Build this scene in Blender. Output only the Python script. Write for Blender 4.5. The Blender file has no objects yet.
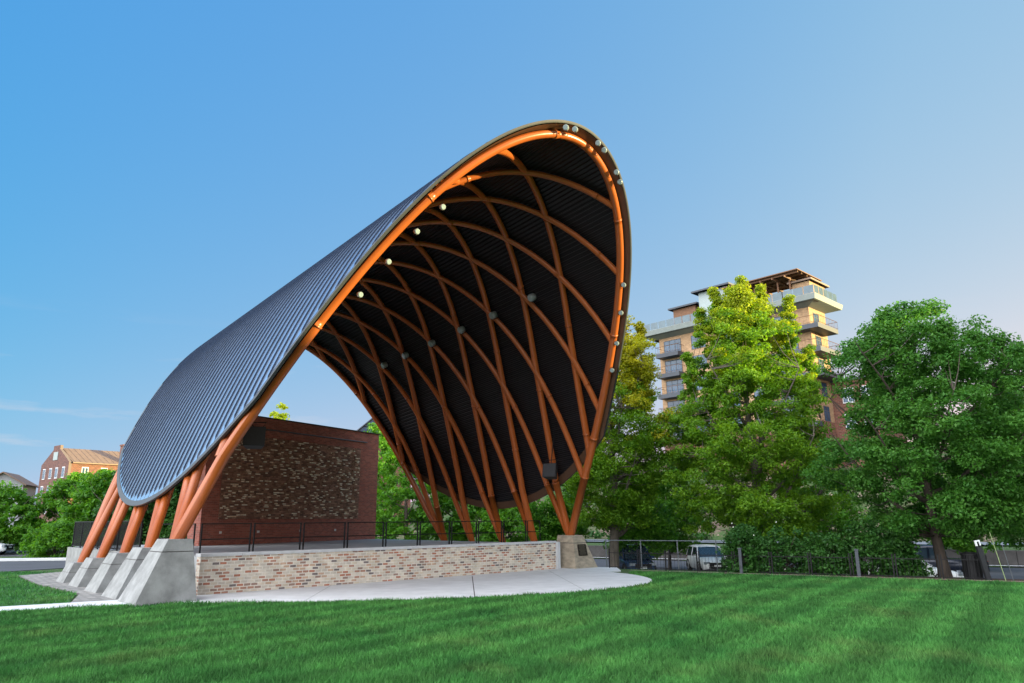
import bpy, math, random
import numpy as np
from mathutils import Vector, Matrix, noise
R = math.radians
rng = np.random.default_rng(7)
random.seed(7)
SC = bpy.context.scene
COL = SC.collection

# ------------------------------------------------------------------ camera, sky, sun, exposure
EYE = 2.3
PITCH, ROLL, FPX = 0.243851, -0.008058, 717.16
cam_d = bpy.data.cameras.new('camera')
cam_d.sensor_width = 36.0
cam_d.lens = FPX / 1024 * 36.0
cam_d.clip_start = 0.1
cam_d.clip_end = 3000
cam = bpy.data.objects.new('camera', cam_d)
COL.objects.link(cam)
cam.matrix_world = (Matrix.Translation((0, 0, EYE)) @ Matrix.Rotation(math.pi / 2 + PITCH, 4, 'X')
                    @ Matrix.Rotation(ROLL, 4, 'Z'))
SC.camera = cam

SUN_EL = R(7.0)
SUN_AZ = math.atan2(0.97, -0.20)          # clockwise from +Y towards +X
SUN_DIR = Vector((math.sin(SUN_AZ) * math.cos(SUN_EL), math.cos(SUN_AZ) * math.cos(SUN_EL), math.sin(SUN_EL)))
world = bpy.data.worlds.new('World')
SC.world = world
world.use_nodes = True
wn, wl = world.node_tree.nodes, world.node_tree.links
wn.clear()
w_out = wn.new('ShaderNodeOutputWorld')
w_bg = wn.new('ShaderNodeBackground')
sky = wn.new('ShaderNodeTexSky')
sky.sky_type = 'NISHITA'
sky.sun_disc = False
sky.sun_elevation = SUN_EL
sky.sun_rotation = SUN_AZ
sky.altitude = 100
sky.air_density = 1.0
sky.dust_density = 0.3
sky.ozone_density = 3.0
w_bg.inputs['Strength'].default_value = 0.15
# thin wisps of cloud low in the sky
tc = wn.new('ShaderNodeTexCoord')
mp = wn.new('ShaderNodeMapping'); mp.inputs['Scale'].default_value = (2.2, 2.2, 16.0)
nz_ = wn.new('ShaderNodeTexNoise'); nz_.inputs['Scale'].default_value = 2.1; nz_.inputs['Detail'].default_value = 7; nz_.inputs['Roughness'].default_value = 0.55
rp = wn.new('ShaderNodeValToRGB'); rp.color_ramp.elements[0].position = 0.56; rp.color_ramp.elements[1].position = 0.78
sep = wn.new('ShaderNodeSeparateXYZ')
lo = wn.new('ShaderNodeMapRange'); lo.inputs['From Min'].default_value = 0.0; lo.inputs['From Max'].default_value = 0.06
hi = wn.new('ShaderNodeMapRange'); hi.inputs['From Min'].default_value = 0.11; hi.inputs['From Max'].default_value = 0.26
hi.inputs['To Min'].default_value = 1; hi.inputs['To Max'].default_value = 0
m1 = wn.new('ShaderNodeMath'); m1.operation = 'MULTIPLY'
m2 = wn.new('ShaderNodeMath'); m2.operation = 'MULTIPLY'
m3 = wn.new('ShaderNodeMath'); m3.operation = 'MULTIPLY'; m3.inputs[1].default_value = 0.6
mix = wn.new('ShaderNodeMix'); mix.data_type = 'RGBA'
mix.inputs['B'].default_value = (1.9, 1.75, 1.8, 1)
wl.new(tc.outputs['Generated'], mp.inputs['Vector']); wl.new(mp.outputs['Vector'], nz_.inputs['Vector'])
wl.new(nz_.outputs['Fac'], rp.inputs['Fac']); wl.new(tc.outputs['Generated'], sep.inputs[0])
wl.new(sep.outputs['Z'], lo.inputs['Value']); wl.new(sep.outputs['Z'], hi.inputs['Value'])
wl.new(lo.outputs[0], m1.inputs[0]); wl.new(hi.outputs[0], m1.inputs[1])
wl.new(rp.outputs['Color'], m2.inputs[0]); wl.new(m1.outputs[0], m2.inputs[1]); wl.new(m2.outputs[0], m3.inputs[0])
# grade of the clear sky (deep even blue, soft glow towards the sun)
sp_ = wn.new('ShaderNodeSeparateColor'); cb_ = wn.new('ShaderNodeCombineColor')
wl.new(sky.outputs['Color'], sp_.inputs[0])
for ch, p_, g_, g2_ in (('Red', 0.90, 0.8, 3.7), ('Green', 0.375, 0.72, 1.13), ('Blue', 0.06, 0.84, 0.84)):
    q1 = wn.new('ShaderNodeMath'); q1.operation = 'MULTIPLY'; q1.inputs[1].default_value = 0.15
    q2 = wn.new('ShaderNodeMath'); q2.operation = 'POWER'; q2.inputs[1].default_value = p_
    q3 = wn.new('ShaderNodeMath'); q3.operation = 'MULTIPLY'; qm = wn.new('ShaderNodeMapRange'); qm.inputs['From Min'].default_value = -0.6; qm.inputs['From Max'].default_value = 0.45
    qm.inputs['To Min'].default_value = g_ / (0.15 * 2.83); qm.inputs['To Max'].default_value = g2_ / (0.15 * 2.83)
    wl.new(sep.outputs['X'], qm.inputs['Value']); wl.new(qm.outputs[0], q3.inputs[1])
    wl.new(sp_.outputs[ch], q1.inputs[0]); wl.new(q1.outputs[0], q2.inputs[0]); wl.new(q2.outputs[0], q3.inputs[0]); wl.new(q3.outputs[0], cb_.inputs[ch])
wl.new(cb_.outputs[0], mix.inputs['A']); wl.new(m3.outputs[0], mix.inputs['Factor'])
# bright haze added to the sky behind the viewer, as fill for the shade
dt = wn.new('ShaderNodeVectorMath'); dt.operation = 'DOT_PRODUCT'; dt.inputs[1].default_value = Vector((-0.72, -0.62, 0.40)).normalized()
wl.new(tc.outputs['Generated'], dt.inputs[0])
hz = wn.new('ShaderNodeMapRange'); hz.interpolation_type = 'SMOOTHSTEP'; hz.inputs['From Min'].default_value = 0.24; hz.inputs['From Max'].default_value = 0.90
wl.new(dt.outputs['Value'], hz.inputs['Value'])
hm = wn.new('ShaderNodeMix'); hm.data_type = 'RGBA'; hm.inputs['B'].default_value = (11.4, 11.5, 11.9, 1)
wl.new(mix.outputs['Result'], hm.inputs['A']); wl.new(hz.outputs[0], hm.inputs['Factor'])
wl.new(hm.outputs['Result'], w_bg.inputs['Color']); wl.new(w_bg.outputs[0], w_out.inputs['Surface'])

sun_d = bpy.data.lights.new('sun', 'SUN')
sun_d.energy = 5.0
sun_d.angle = R(0.5)
sun_d.color = (1.0, 0.86, 0.42)
sun = bpy.data.objects.new('sun', sun_d)
COL.objects.link(sun)
sun.rotation_euler = SUN_DIR.to_track_quat('Z', 'Y').to_euler()

SC.view_settings.view_transform = 'Standard'
SC.view_settings.look = 'None'
SC.view_settings.exposure = 1.5
SC.view_settings.gamma = 1
SC.view_settings.use_curve_mapping = False
SC.render.engine = 'CYCLES'
SC.cycles.max_bounces = 6
SC.cycles.transparent_max_bounces = 8

# ------------------------------------------------------------------ materials
def mat(name, col, rough=0.6, metal=0.0, var=0.0, scale=3.0, bump=0.0, bscale=30.0, spec=None, col2=None, coord='Object', stretch=(1, 1, 1)):
    m = bpy.data.materials.new(name); m.use_nodes = True
    n, l = m.node_tree.nodes, m.node_tree.links
    b = n['Principled BSDF']
    b.inputs['Roughness'].default_value = rough
    b.inputs['Metallic'].default_value = metal
    if spec is not None: b.inputs['Specular IOR Level'].default_value = spec
    b.inputs['Base Color'].default_value = (*col, 1)
    if var or bump or col2:
        t = n.new('ShaderNodeTexCoord'); mpn = n.new('ShaderNodeMapping'); mpn.inputs['Scale'].default_value = stretch
        l.new(t.outputs[coord], mpn.inputs['Vector'])
    if var or col2:
        nt = n.new('ShaderNodeTexNoise'); nt.inputs['Scale'].default_value = scale; nt.inputs['Detail'].default_value = 8; nt.inputs['Roughness'].default_value = 0.6
        l.new(mpn.outputs[0], nt.inputs['Vector'])
        cr = n.new('ShaderNodeValToRGB')
        cr.color_ramp.elements[0].position = 0.32; cr.color_ramp.elements[1].position = 0.68
        a = tuple(max(0, c * (1 - var)) for c in col); bb = col2 if col2 else tuple(min(1, c * (1 + var)) for c in col)
        cr.color_ramp.elements[0].color = (*a, 1); cr.color_ramp.elements[1].color = (*bb, 1)
        l.new(nt.outputs['Fac'], cr.inputs['Fac']); l.new(cr.outputs['Color'], b.inputs['Base Color'])
    if bump:
        n2 = n.new('ShaderNodeTexNoise'); n2.inputs['Scale'].default_value = bscale; n2.inputs['Detail'].default_value = 6
        l.new(mpn.outputs[0], n2.inputs['Vector'])
        bp = n.new('ShaderNodeBump'); bp.inputs['Strength'].default_value = bump; bp.inputs['Distance'].default_value = 0.05
        l.new(n2.outputs['Fac'], bp.inputs['Height']); l.new(bp.outputs[0], b.inputs['Normal'])
    return m

def brick_mat(name, ramp, mortar, bw=0.28, bh=0.10, ms=0.014, bump=0.6, rough=0.85, stain=0.25):
    m = bpy.data.materials.new(name); m.use_nodes = True
    n, l = m.node_tree.nodes, m.node_tree.links
    b = n['Principled BSDF']; b.inputs['Roughness'].default_value = rough
    t = n.new('ShaderNodeTexCoord')
    nd = n.new('ShaderNodeTexNoise'); nd.inputs['Scale'].default_value = 9; nd.inputs['Detail'].default_value = 3
    l.new(t.outputs['UV'], nd.inputs['Vector'])
    ds = n.new('ShaderNodeVectorMath'); ds.operation = 'SCALE'; ds.inputs['Scale'].default_value = 0.018
    l.new(nd.outputs['Color'], ds.inputs[0])
    ad = n.new('ShaderNodeVectorMath'); ad.operation = 'ADD'
    l.new(t.outputs['UV'], ad.inputs[0]); l.new(ds.outputs[0], ad.inputs[1])
    br = n.new('ShaderNodeTexBrick')
    br.inputs['Scale'].default_value = 1.0; br.inputs['Brick Width'].default_value = bw; br.inputs['Row Height'].default_value = bh
    br.inputs['Mortar Size'].default_value = ms; br.inputs['Mortar Smooth'].default_value = 0.3; br.inputs['Bias'].default_value = 0.0
    br.inputs['Color1'].default_value = (0, 0, 0, 1); br.inputs['Color2'].default_value = (1, 1, 1, 1); br.inputs['Mortar'].default_value = (0.5, 0.5, 0.5, 1)
    l.new(ad.outputs[0], br.inputs['Vector'])
    cr = n.new('ShaderNodeValToRGB'); cr.color_ramp.interpolation = 'CONSTANT'
    el = cr.color_ramp.elements
    el[0].position = ramp[0][0]; el[0].color = (*ramp[0][1], 1)
    el[1].position = ramp[1][0]; el[1].color = (*ramp[1][1], 1)
    for p, c in ramp[2:]:
        e = el.new(p); e.color = (*c, 1)
    l.new(br.outputs['Color'], cr.inputs['Fac'])
    mx = n.new('ShaderNodeMix'); mx.data_type = 'RGBA'; mx.inputs['B'].default_value = (*mortar, 1)
    l.new(br.outputs['Fac'], mx.inputs['Factor']); l.new(cr.outputs['Color'], mx.inputs['A'])
    nt = n.new('ShaderNodeTexNoise'); nt.inputs['Scale'].default_value = 2.3; nt.inputs['Detail'].default_value = 9; nt.inputs['Roughness'].default_value = 0.7
    l.new(t.outputs['UV'], nt.inputs['Vector'])
    mr = n.new('ShaderNodeMapRange'); mr.inputs['From Min'].default_value = 0.3; mr.inputs['From Max'].default_value = 0.7
    mr.inputs['To Min'].default_value = 1 - stain; mr.inputs['To Max'].default_value = 1 + stain
    l.new(nt.outputs['Fac'], mr.inputs['Value'])
    mu = n.new('ShaderNodeVectorMath'); mu.operation = 'SCALE'
    l.new(mx.outputs['Result'], mu.inputs[0]); l.new(mr.outputs[0], mu.inputs['Scale'])
    l.new(mu.outputs[0], b.inputs['Base Color'])
    iv = n.new('ShaderNodeMath'); iv.operation = 'SUBTRACT'; iv.inputs[0].default_value = 1
    l.new(br.outputs['Fac'], iv.inputs[1])
    bp = n.new('ShaderNodeBump'); bp.inputs['Strength'].default_value = bump; bp.inputs['Distance'].default_value = 0.02
    l.new(iv.outputs[0], bp.inputs['Height']); l.new(bp.outputs[0], b.inputs['Normal'])
    return m

def leaf_mat(name, c1, c2, trans=0.35):
    m = bpy.data.materials.new(name); m.use_nodes = True
    n, l = m.node_tree.nodes, m.node_tree.links
    b = n['Principled BSDF']; b.inputs['Roughness'].default_value = 0.55; b.inputs['Specular IOR Level'].default_value = 0.3
    at = n.new('ShaderNodeAttribute'); at.attribute_name = 'tint'
    cr = n.new('ShaderNodeValToRGB'); cr.color_ramp.elements[0].color = (*c1, 1); cr.color_ramp.elements[1].color = (*c2, 1)
    l.new(at.outputs['Fac'], cr.inputs['Fac']); l.new(cr.outputs['Color'], b.inputs['Base Color'])
    tr = n.new('ShaderNodeBsdfTranslucent')
    hs = n.new('ShaderNodeHueSaturation'); hs.inputs['Value'].default_value = 1.7; hs.inputs['Hue'].default_value = 0.485; hs.inputs['Saturation'].default_value = 1.05
    l.new(cr.outputs['Color'], hs.inputs['Color']); l.new(hs.outputs[0], tr.inputs['Color'])
    ms = n.new('ShaderNodeMixShader'); ms.inputs[0].default_value = trans
    l.new(b.outputs[0], ms.inputs[1]); l.new(tr.outputs[0], ms.inputs[2]); l.new(ms.outputs[0], n['Material Output'].inputs['Surface'])
    return m

M = {}
M['orange'] = mat('orange_steel_paint', (0.36, 0.088, 0.018), 0.30, 0.0, 0.10, 1.2, 0.03, 40)
M['roof'] = mat('blue_grey_metal_roof', (0.54, 0.66, 0.84), 0.2, 0.9, 0.10, 0.5)
M['seam'] = mat('shade_dark_seam', (0.018, 0.029, 0.055), 0.5, 0.0, 0.15, 1.5, spec=0.3)  # seams darkened in colour to stand for dark reflections between the bright panels
M['trim'] = mat('grey_metal_trim', (0.04, 0.042, 0.046), 0.42, 0.0, 0.1, 2.0)
M['deck'] = mat('dark_bronze_deck', (0.007, 0.006, 0.008), 0.5, 0.2, 0.2, 1.0)
M['soffit'] = mat('brown_soffit', (0.085, 0.042, 0.022), 0.5, 0.1, 0.15, 2.0)
M['conc'] = mat('buttress_concrete', (0.235, 0.24, 0.235), 0.85, 0, 0.28, 2.2, 0.25, 25)
M['conc_tan'] = mat('weathered_concrete', (0.30, 0.255, 0.19), 0.85, 0, 0.3, 2.6, 0.3, 22, stretch=(1, 1, 2.2))
M['slab'] = mat('pale_concrete_slab', (0.60, 0.61, 0.62), 0.8, 0, 0.10, 1.3, 0.08, 30)
M['floor'] = mat('stage_floor_concrete', (0.38, 0.40, 0.41), 0.7, 0, 0.12, 1.0, 0.05, 30)
M['cap'] = mat('limestone_coping', (0.5, 0.51, 0.52), 0.75, 0, 0.12, 3, 0.1, 30)
M['black'] = mat('black_painted_metal', (0.007, 0.007, 0.008), 0.6, 0.0, 0.2, 5, spec=0.25)
M['blackbox'] = mat('black_cabinet', (0.015, 0.016, 0.019), 0.6, 0, 0.2, 8)
M['steel'] = mat('galvanised_steel', (0.12, 0.135, 0.145), 0.5, 0.4, 0.15, 4)
M['lamp'] = mat('white_lamp_housing', (0.25, 0.28, 0.29), 0.35, 0.1, 0.08, 6)
M['lens'] = mat('lamp_lens', (0.24, 0.30, 0.31), 0.12, 0.0, 0.15, 12)
M['bronze'] = mat('bronze_plaque', (0.035, 0.028, 0.024), 0.45, 0.5, 0.3, 14)
M['brass'] = mat('raised_plaque_lettering', (0.2, 0.17, 0.13), 0.4, 0.6)
M['wallbrick'] = brick_mat('whitewashed_old_brick',
    [(0.0, (0.52, 0.46, 0.38)), (0.16, (0.40, 0.21, 0.14)), (0.28, (0.62, 0.55, 0.45)), (0.46, (0.31, 0.20, 0.15)), (0.55, (0.50, 0.34, 0.23)), (0.68, (0.17, 0.14, 0.13)), (0.75, (0.60, 0.51, 0.39)), (0.88, (0.42, 0.17, 0.10)), (0.94, (0.56, 0.48, 0.38))],
    (0.66, 0.61, 0.53), 0.25, 0.104, 0.018, 0.8)
M['redbrick'] = brick_mat('dark_red_brick', [(0, (0.30, 0.085, 0.06)), (0.35, (0.37, 0.115, 0.08)), (0.7, (0.25, 0.08, 0.06))], (0.30, 0.19, 0.15), 0.26, 0.085, 0.008, 0.4, stain=0.15)
M['mixbrick'] = brick_mat('dark_salvaged_brick', [(0, (0.21, 0.105, 0.072)), (0.3, (0.29, 0.155, 0.105)), (0.55, (0.36, 0.20, 0.14)), (0.78, (0.14, 0.075, 0.058)), (0.9, (0.7, 0.56, 0.41))], (0.16, 0.115, 0.09), 0.26, 0.085, 0.008, 0.8, stain=0.3)
M['brick_tan'] = mat('tan_brick_end', (0.86, 0.76, 0.62), 0.85, 0, 0.25, 6)
M['brick_dark'] = mat('brown_brick_end', (0.30, 0.17, 0.115), 0.85, 0, 0.3, 6)
M['millbrick'] = brick_mat('mill_brick', [(0, (0.14, 0.05, 0.034)), (0.4, (0.18, 0.065, 0.042)), (0.75, (0.115, 0.043, 0.032))], (0.22, 0.15, 0.11), 0.5, 0.2, 0.02, 0.4)
M['tanbrick'] = brick_mat('buff_brick', [(0, (0.36, 0.22, 0.115)), (0.4, (0.42, 0.26, 0.14)), (0.75, (0.33, 0.20, 0.11))], (0.38, 0.28, 0.18), 0.4, 0.14, 0.014, 0.3)
M['balcony'] = mat('slate_grey_fascia', (0.04, 0.048, 0.062), 0.55, 0, 0.1, 2)
M['cornice'] = mat('pale_green_cornice', (0.20, 0.23, 0.22), 0.6, 0, 0.08, 2)
M['panelwall'] = mat('pale_grey_cladding', (0.30, 0.36, 0.36), 0.6, 0, 0.06, 2)
M['glass'] = mat('blue_window_glass', (0.03, 0.075, 0.13), 0.08, 0.0, 0.3, 0.7, spec=0.5)
M['frame'] = mat('dark_window_frame', (0.05, 0.052, 0.055), 0.5)
M['white'] = mat('white_paint', (0.72, 0.74, 0.75), 0.5, 0, 0.05, 3)
M['carwhite'] = mat('white_car_paint', (0.82, 0.84, 0.84), 0.18, 0.0, 0.02, 2)
M['carblue'] = mat('dark_blue_car_paint', (0.03, 0.06, 0.13), 0.2, 0.3)
M['cardark'] = mat('dark_maroon_car_paint', (0.06, 0.012, 0.012), 0.25, 0.2)
M['carblk'] = mat('navy_car_paint', (0.012, 0.018, 0.035), 0.25, 0.2)
M['carglass'] = mat('car_glass', (0.02, 0.035, 0.05), 0.05, spec=1.0)
M['tyre'] = mat('tyre_rubber', (0.015, 0.015, 0.016), 0.85)
M['rim'] = mat('alloy_rim', (0.35, 0.36, 0.37), 0.3, 0.8)
M['headlamp'] = mat('headlamp_glass', (0.22, 0.25, 0.28), 0.1)
M['taillamp'] = mat('tail_lamp_red', (0.35, 0.01, 0.008), 0.2)
M['asphalt'] = mat('asphalt', (0.062, 0.066, 0.078), 0.85, 0, 0.18, 0.5, 0.2, 60)
M['paver'] = brick_mat('cobble_pavers', [(0, (0.27, 0.26, 0.24)), (0.4, (0.34, 0.32, 0.29)), (0.7, (0.22, 0.21, 0.20))], (0.13, 0.12, 0.11), 0.34, 0.22, 0.02, 0.8)
M['retwall'] = mat('dark_retaining_wall', (0.07, 0.065, 0.062), 0.9, 0, 0.25, 1.5, 0.3, 10)
M['bark'] = mat('grey_bark', (0.115, 0.095, 0.078), 0.9, 0, 0.35, 7, 0.6, 22, stretch=(1, 1, 0.25))
M['bark_dark'] = mat('brown_bark', (0.06, 0.045, 0.035), 0.9, 0, 0.35, 7, 0.6, 22, stretch=(1, 1, 0.25))
M['rooftile'] = mat('brown_roof_metal', (0.19, 0.125, 0.085), 0.6, 0, 0.12, 1.2)
M['cream'] = mat('cream_render', (0.5, 0.42, 0.28), 0.8, 0, 0.1, 1)
M['grey_ren'] = mat('grey_siding', (0.30, 0.32, 0.34), 0.8, 0, 0.1, 1)
M['wood'] = mat('brown_timber', (0.16, 0.075, 0.035), 0.7, 0, 0.2, 3)
M['yellow'] = mat('yellow_green_guard', (0.25, 0.33, 0.14), 0.5)
M['mulch'] = mat('brown_mulch', (0.06, 0.032, 0.022), 0.95, 0, 0.4, 14, 0.8, 40)
M['leaf_lime'] = leaf_mat('lime_maple_leaf', (0.05, 0.16, 0.009), (0.18, 0.33, 0.02), 0.45)
M['leaf_sun_gold'] = leaf_mat('sun_tinted_maple_leaf', (0.13, 0.24, 0.012), (0.36, 0.40, 0.028), 0.5)  # yellow of low sun on crown tops put into the leaf colour
M['leaf_sunny'] = leaf_mat('sun_gold_maple_leaf', (0.22, 0.28, 0.013), (0.48, 0.44, 0.03), 0.5)  # stronger sunlight yellow put into the colour, for the first maple's top
M['leaf_deep'] = leaf_mat('deep_green_leaf', (0.026, 0.12, 0.014), (0.08, 0.22, 0.028), 0.38)
M['leaf_mid'] = leaf_mat('fresh_green_leaf', (0.036, 0.15, 0.010), (0.115, 0.29, 0.022), 0.42)
M['leaf_shrub'] = leaf_mat('shrub_leaf', (0.013, 0.066, 0.010), (0.042, 0.13, 0.017), 0.28)
M['flower'] = mat('white_blossom', (0.7, 0.7, 0.62), 0.7)

def ground_mat():
    m = bpy.data.materials.new('hillside_earth_and_grass'); m.use_nodes = True
    n, l = m.node_tree.nodes, m.node_tree.links
    b = n['Principled BSDF']; b.inputs['Roughness'].default_value = 0.95
    t = n.new('ShaderNodeTexCoord')
    a = n.new('ShaderNodeTexNoise'); a.inputs['Scale'].default_value = 0.22; a.inputs['Detail'].default_value = 10; a.inputs['Roughness'].default_value = 0.65
    c = n.new('ShaderNodeTexNoise'); c.inputs['Scale'].default_value = 1.7; c.inputs['Detail'].default_value = 8; c.inputs['Roughness'].default_value = 0.7
    l.new(t.outputs['Object'], a.inputs['Vector']); l.new(t.outputs['Object'], c.inputs['Vector'])
    g = n.new('ShaderNodeValToRGB'); g.color_ramp.elements[0].color = (0.02, 0.06, 0.012, 1); g.color_ramp.elements[1].color = (0.07, 0.13, 0.025, 1)
    e = n.new('ShaderNodeValToRGB'); e.color_ramp.elements[0].color = (0.07, 0.045, 0.03, 1); e.color_ramp.elements[1].color = (0.20, 0.15, 0.105, 1)
    e.color_ramp.elements[0].position = .35; e.color_ramp.elements[1].position = .65
    l.new(c.outputs['Fac'], g.inputs['Fac']); l.new(c.outputs['Fac'], e.inputs['Fac'])
    k = n.new('ShaderNodeValToRGB'); k.color_ramp.elements[0].position = 0.45; k.color_ramp.elements[1].position = 0.55
    l.new(a.outputs['Fac'], k.inputs['Fac'])
    at = n.new('ShaderNodeAttribute'); at.attribute_name = 'rocky'
    mu = n.new('ShaderNodeMath'); mu.operation = 'MULTIPLY'
    l.new(k.outputs['Color'], mu.inputs[0]); l.new(at.outputs['Fac'], mu.inputs[1])
    mx = n.new('ShaderNodeMix'); mx.data_type = 'RGBA'
    l.new(mu.outputs[0], mx.inputs['Factor']); l.new(g.outputs['Color'], mx.inputs['A']); l.new(e.outputs['Color'], mx.inputs['B'])
    l.new(mx.outputs['Result'], b.inputs['Base Color'])
    bp = n.new('ShaderNodeBump'); bp.inputs['Strength'].default_value = 0.9; bp.inputs['Distance'].default_value = 0.25
    l.new(c.outputs['Fac'], bp.inputs['Height']); l.new(bp.outputs[0], b.inputs['Normal'])
    return m
M['ground'] = ground_mat()

def lawn_mat(name, soil=False):
    m = bpy.data.materials.new(name); m.use_nodes = True
    n, l = m.node_tree.nodes, m.node_tree.links
    b = n['Principled BSDF']; b.inputs['Roughness'].default_value = 0.75; b.inputs['Specular IOR Level'].default_value = 0.25
    t = n.new('ShaderNodeTexCoord')
    a = n.new('ShaderNodeTexNoise'); a.inputs['Scale'].default_value = 0.45; a.inputs['Detail'].default_value = 8; a.inputs['Roughness'].default_value = 0.62
    l.new(t.outputs['Object'], a.inputs['Vector'])
    cr = n.new('ShaderNodeValToRGB')
    cr.color_ramp.elements[0].position = 0.30; cr.color_ramp.elements[0].color = (0.026, 0.125, 0.026, 1)
    cr.color_ramp.elements[1].position = 0.72; cr.color_ramp.elements[1].color = (0.085, 0.255, 0.055, 1)
    l.new(a.outputs['Fac'], cr.inputs['Fac'])
    # worn straw-coloured patches and pale mower stripes, their sheen put into the colour
    w = n.new('ShaderNodeTexNoise'); w.inputs['Scale'].default_value = 0.33; w.inputs['Detail'].default_value = 5; w.inputs['Roughness'].default_value = 0.6
    mpw = n.new('ShaderNodeMapping'); mpw.inputs['Location'].default_value = (3.1, 7.7, 0); mpw.inputs['Rotation'].default_value = (0, 0, R(-25)); mpw.inputs['Scale'].default_value = (1.3, 1.0, 1)
    l.new(t.outputs['Object'], mpw.inputs['Vector']); l.new(mpw.outputs[0], w.inputs['Vector'])
    wr_ = n.new('ShaderNodeValToRGB'); wr_.color_ramp.elements[0].position = 0.54; wr_.color_ramp.elements[1].position = 0.72
    wr_.color_ramp.elements[1].color = (0.38, 0.38, 0.38, 1)
    l.new(w.outputs['Fac'], wr_.inputs['Fac'])
    mx = n.new('ShaderNodeMix'); mx.data_type = 'RGBA'; mx.inputs['B'].default_value = (0.17, 0.21, 0.065, 1)
    l.new(wr_.outputs['Color'], mx.inputs['Factor']); l.new(cr.outputs['Color'], mx.inputs['A'])
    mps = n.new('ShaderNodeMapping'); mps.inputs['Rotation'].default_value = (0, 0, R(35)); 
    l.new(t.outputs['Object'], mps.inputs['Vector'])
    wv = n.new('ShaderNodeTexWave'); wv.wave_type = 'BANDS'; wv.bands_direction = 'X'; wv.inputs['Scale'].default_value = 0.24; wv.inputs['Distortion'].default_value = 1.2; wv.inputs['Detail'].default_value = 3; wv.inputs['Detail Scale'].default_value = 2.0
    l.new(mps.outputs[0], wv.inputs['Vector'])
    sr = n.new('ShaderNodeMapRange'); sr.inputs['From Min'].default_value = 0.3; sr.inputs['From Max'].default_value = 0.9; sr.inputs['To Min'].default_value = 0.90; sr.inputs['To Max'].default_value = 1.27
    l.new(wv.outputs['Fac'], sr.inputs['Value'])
    at = n.new('ShaderNodeAttribute'); at.attribute_name = 'tint'
    tr = n.new('ShaderNodeMapRange'); tr.inputs['To Min'].default_value = 0.45; tr.inputs['To Max'].default_value = 1.6
    l.new(at.outputs['Fac'], tr.inputs['Value'])
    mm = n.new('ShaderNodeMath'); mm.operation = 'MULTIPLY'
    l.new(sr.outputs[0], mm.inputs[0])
    if soil: mm.inputs[1].default_value = 0.6
    else: l.new(tr.outputs[0], mm.inputs[1])
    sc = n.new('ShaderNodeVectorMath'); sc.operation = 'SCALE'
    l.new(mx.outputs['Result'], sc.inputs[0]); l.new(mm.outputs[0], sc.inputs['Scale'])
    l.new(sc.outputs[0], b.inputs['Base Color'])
    if not soil:
        trn = n.new('ShaderNodeBsdfTranslucent'); l.new(sc.outputs[0], trn.inputs['Color'])
        ms = n.new('ShaderNodeMixShader'); ms.inputs[0].default_value = 0.3
        l.new(b.outputs[0], ms.inputs[1]); l.new(trn.outputs[0], ms.inputs[2]); l.new(ms.outputs[0], n['Material Output'].inputs['Surface'])
    return m
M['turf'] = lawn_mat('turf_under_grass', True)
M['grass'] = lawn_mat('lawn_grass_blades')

# ------------------------------------------------------------------ helpers
def tag(o, label=None, cat=None, group=None, kind=None):
    if label: o['label'] = label
    if cat: o['category'] = cat
    if group: o['group'] = group
    if kind: o['kind'] = kind
    return o

def thing(name, label, cat, loc=(0, 0, 0), rz=0.0, group=None):
    o = bpy.data.objects.new(name, None); COL.objects.link(o)
    o.empty_display_size = 0.3
    o.location = loc; o.rotation_euler = (0, 0, rz)
    return tag(o, label, cat, group)

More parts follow.
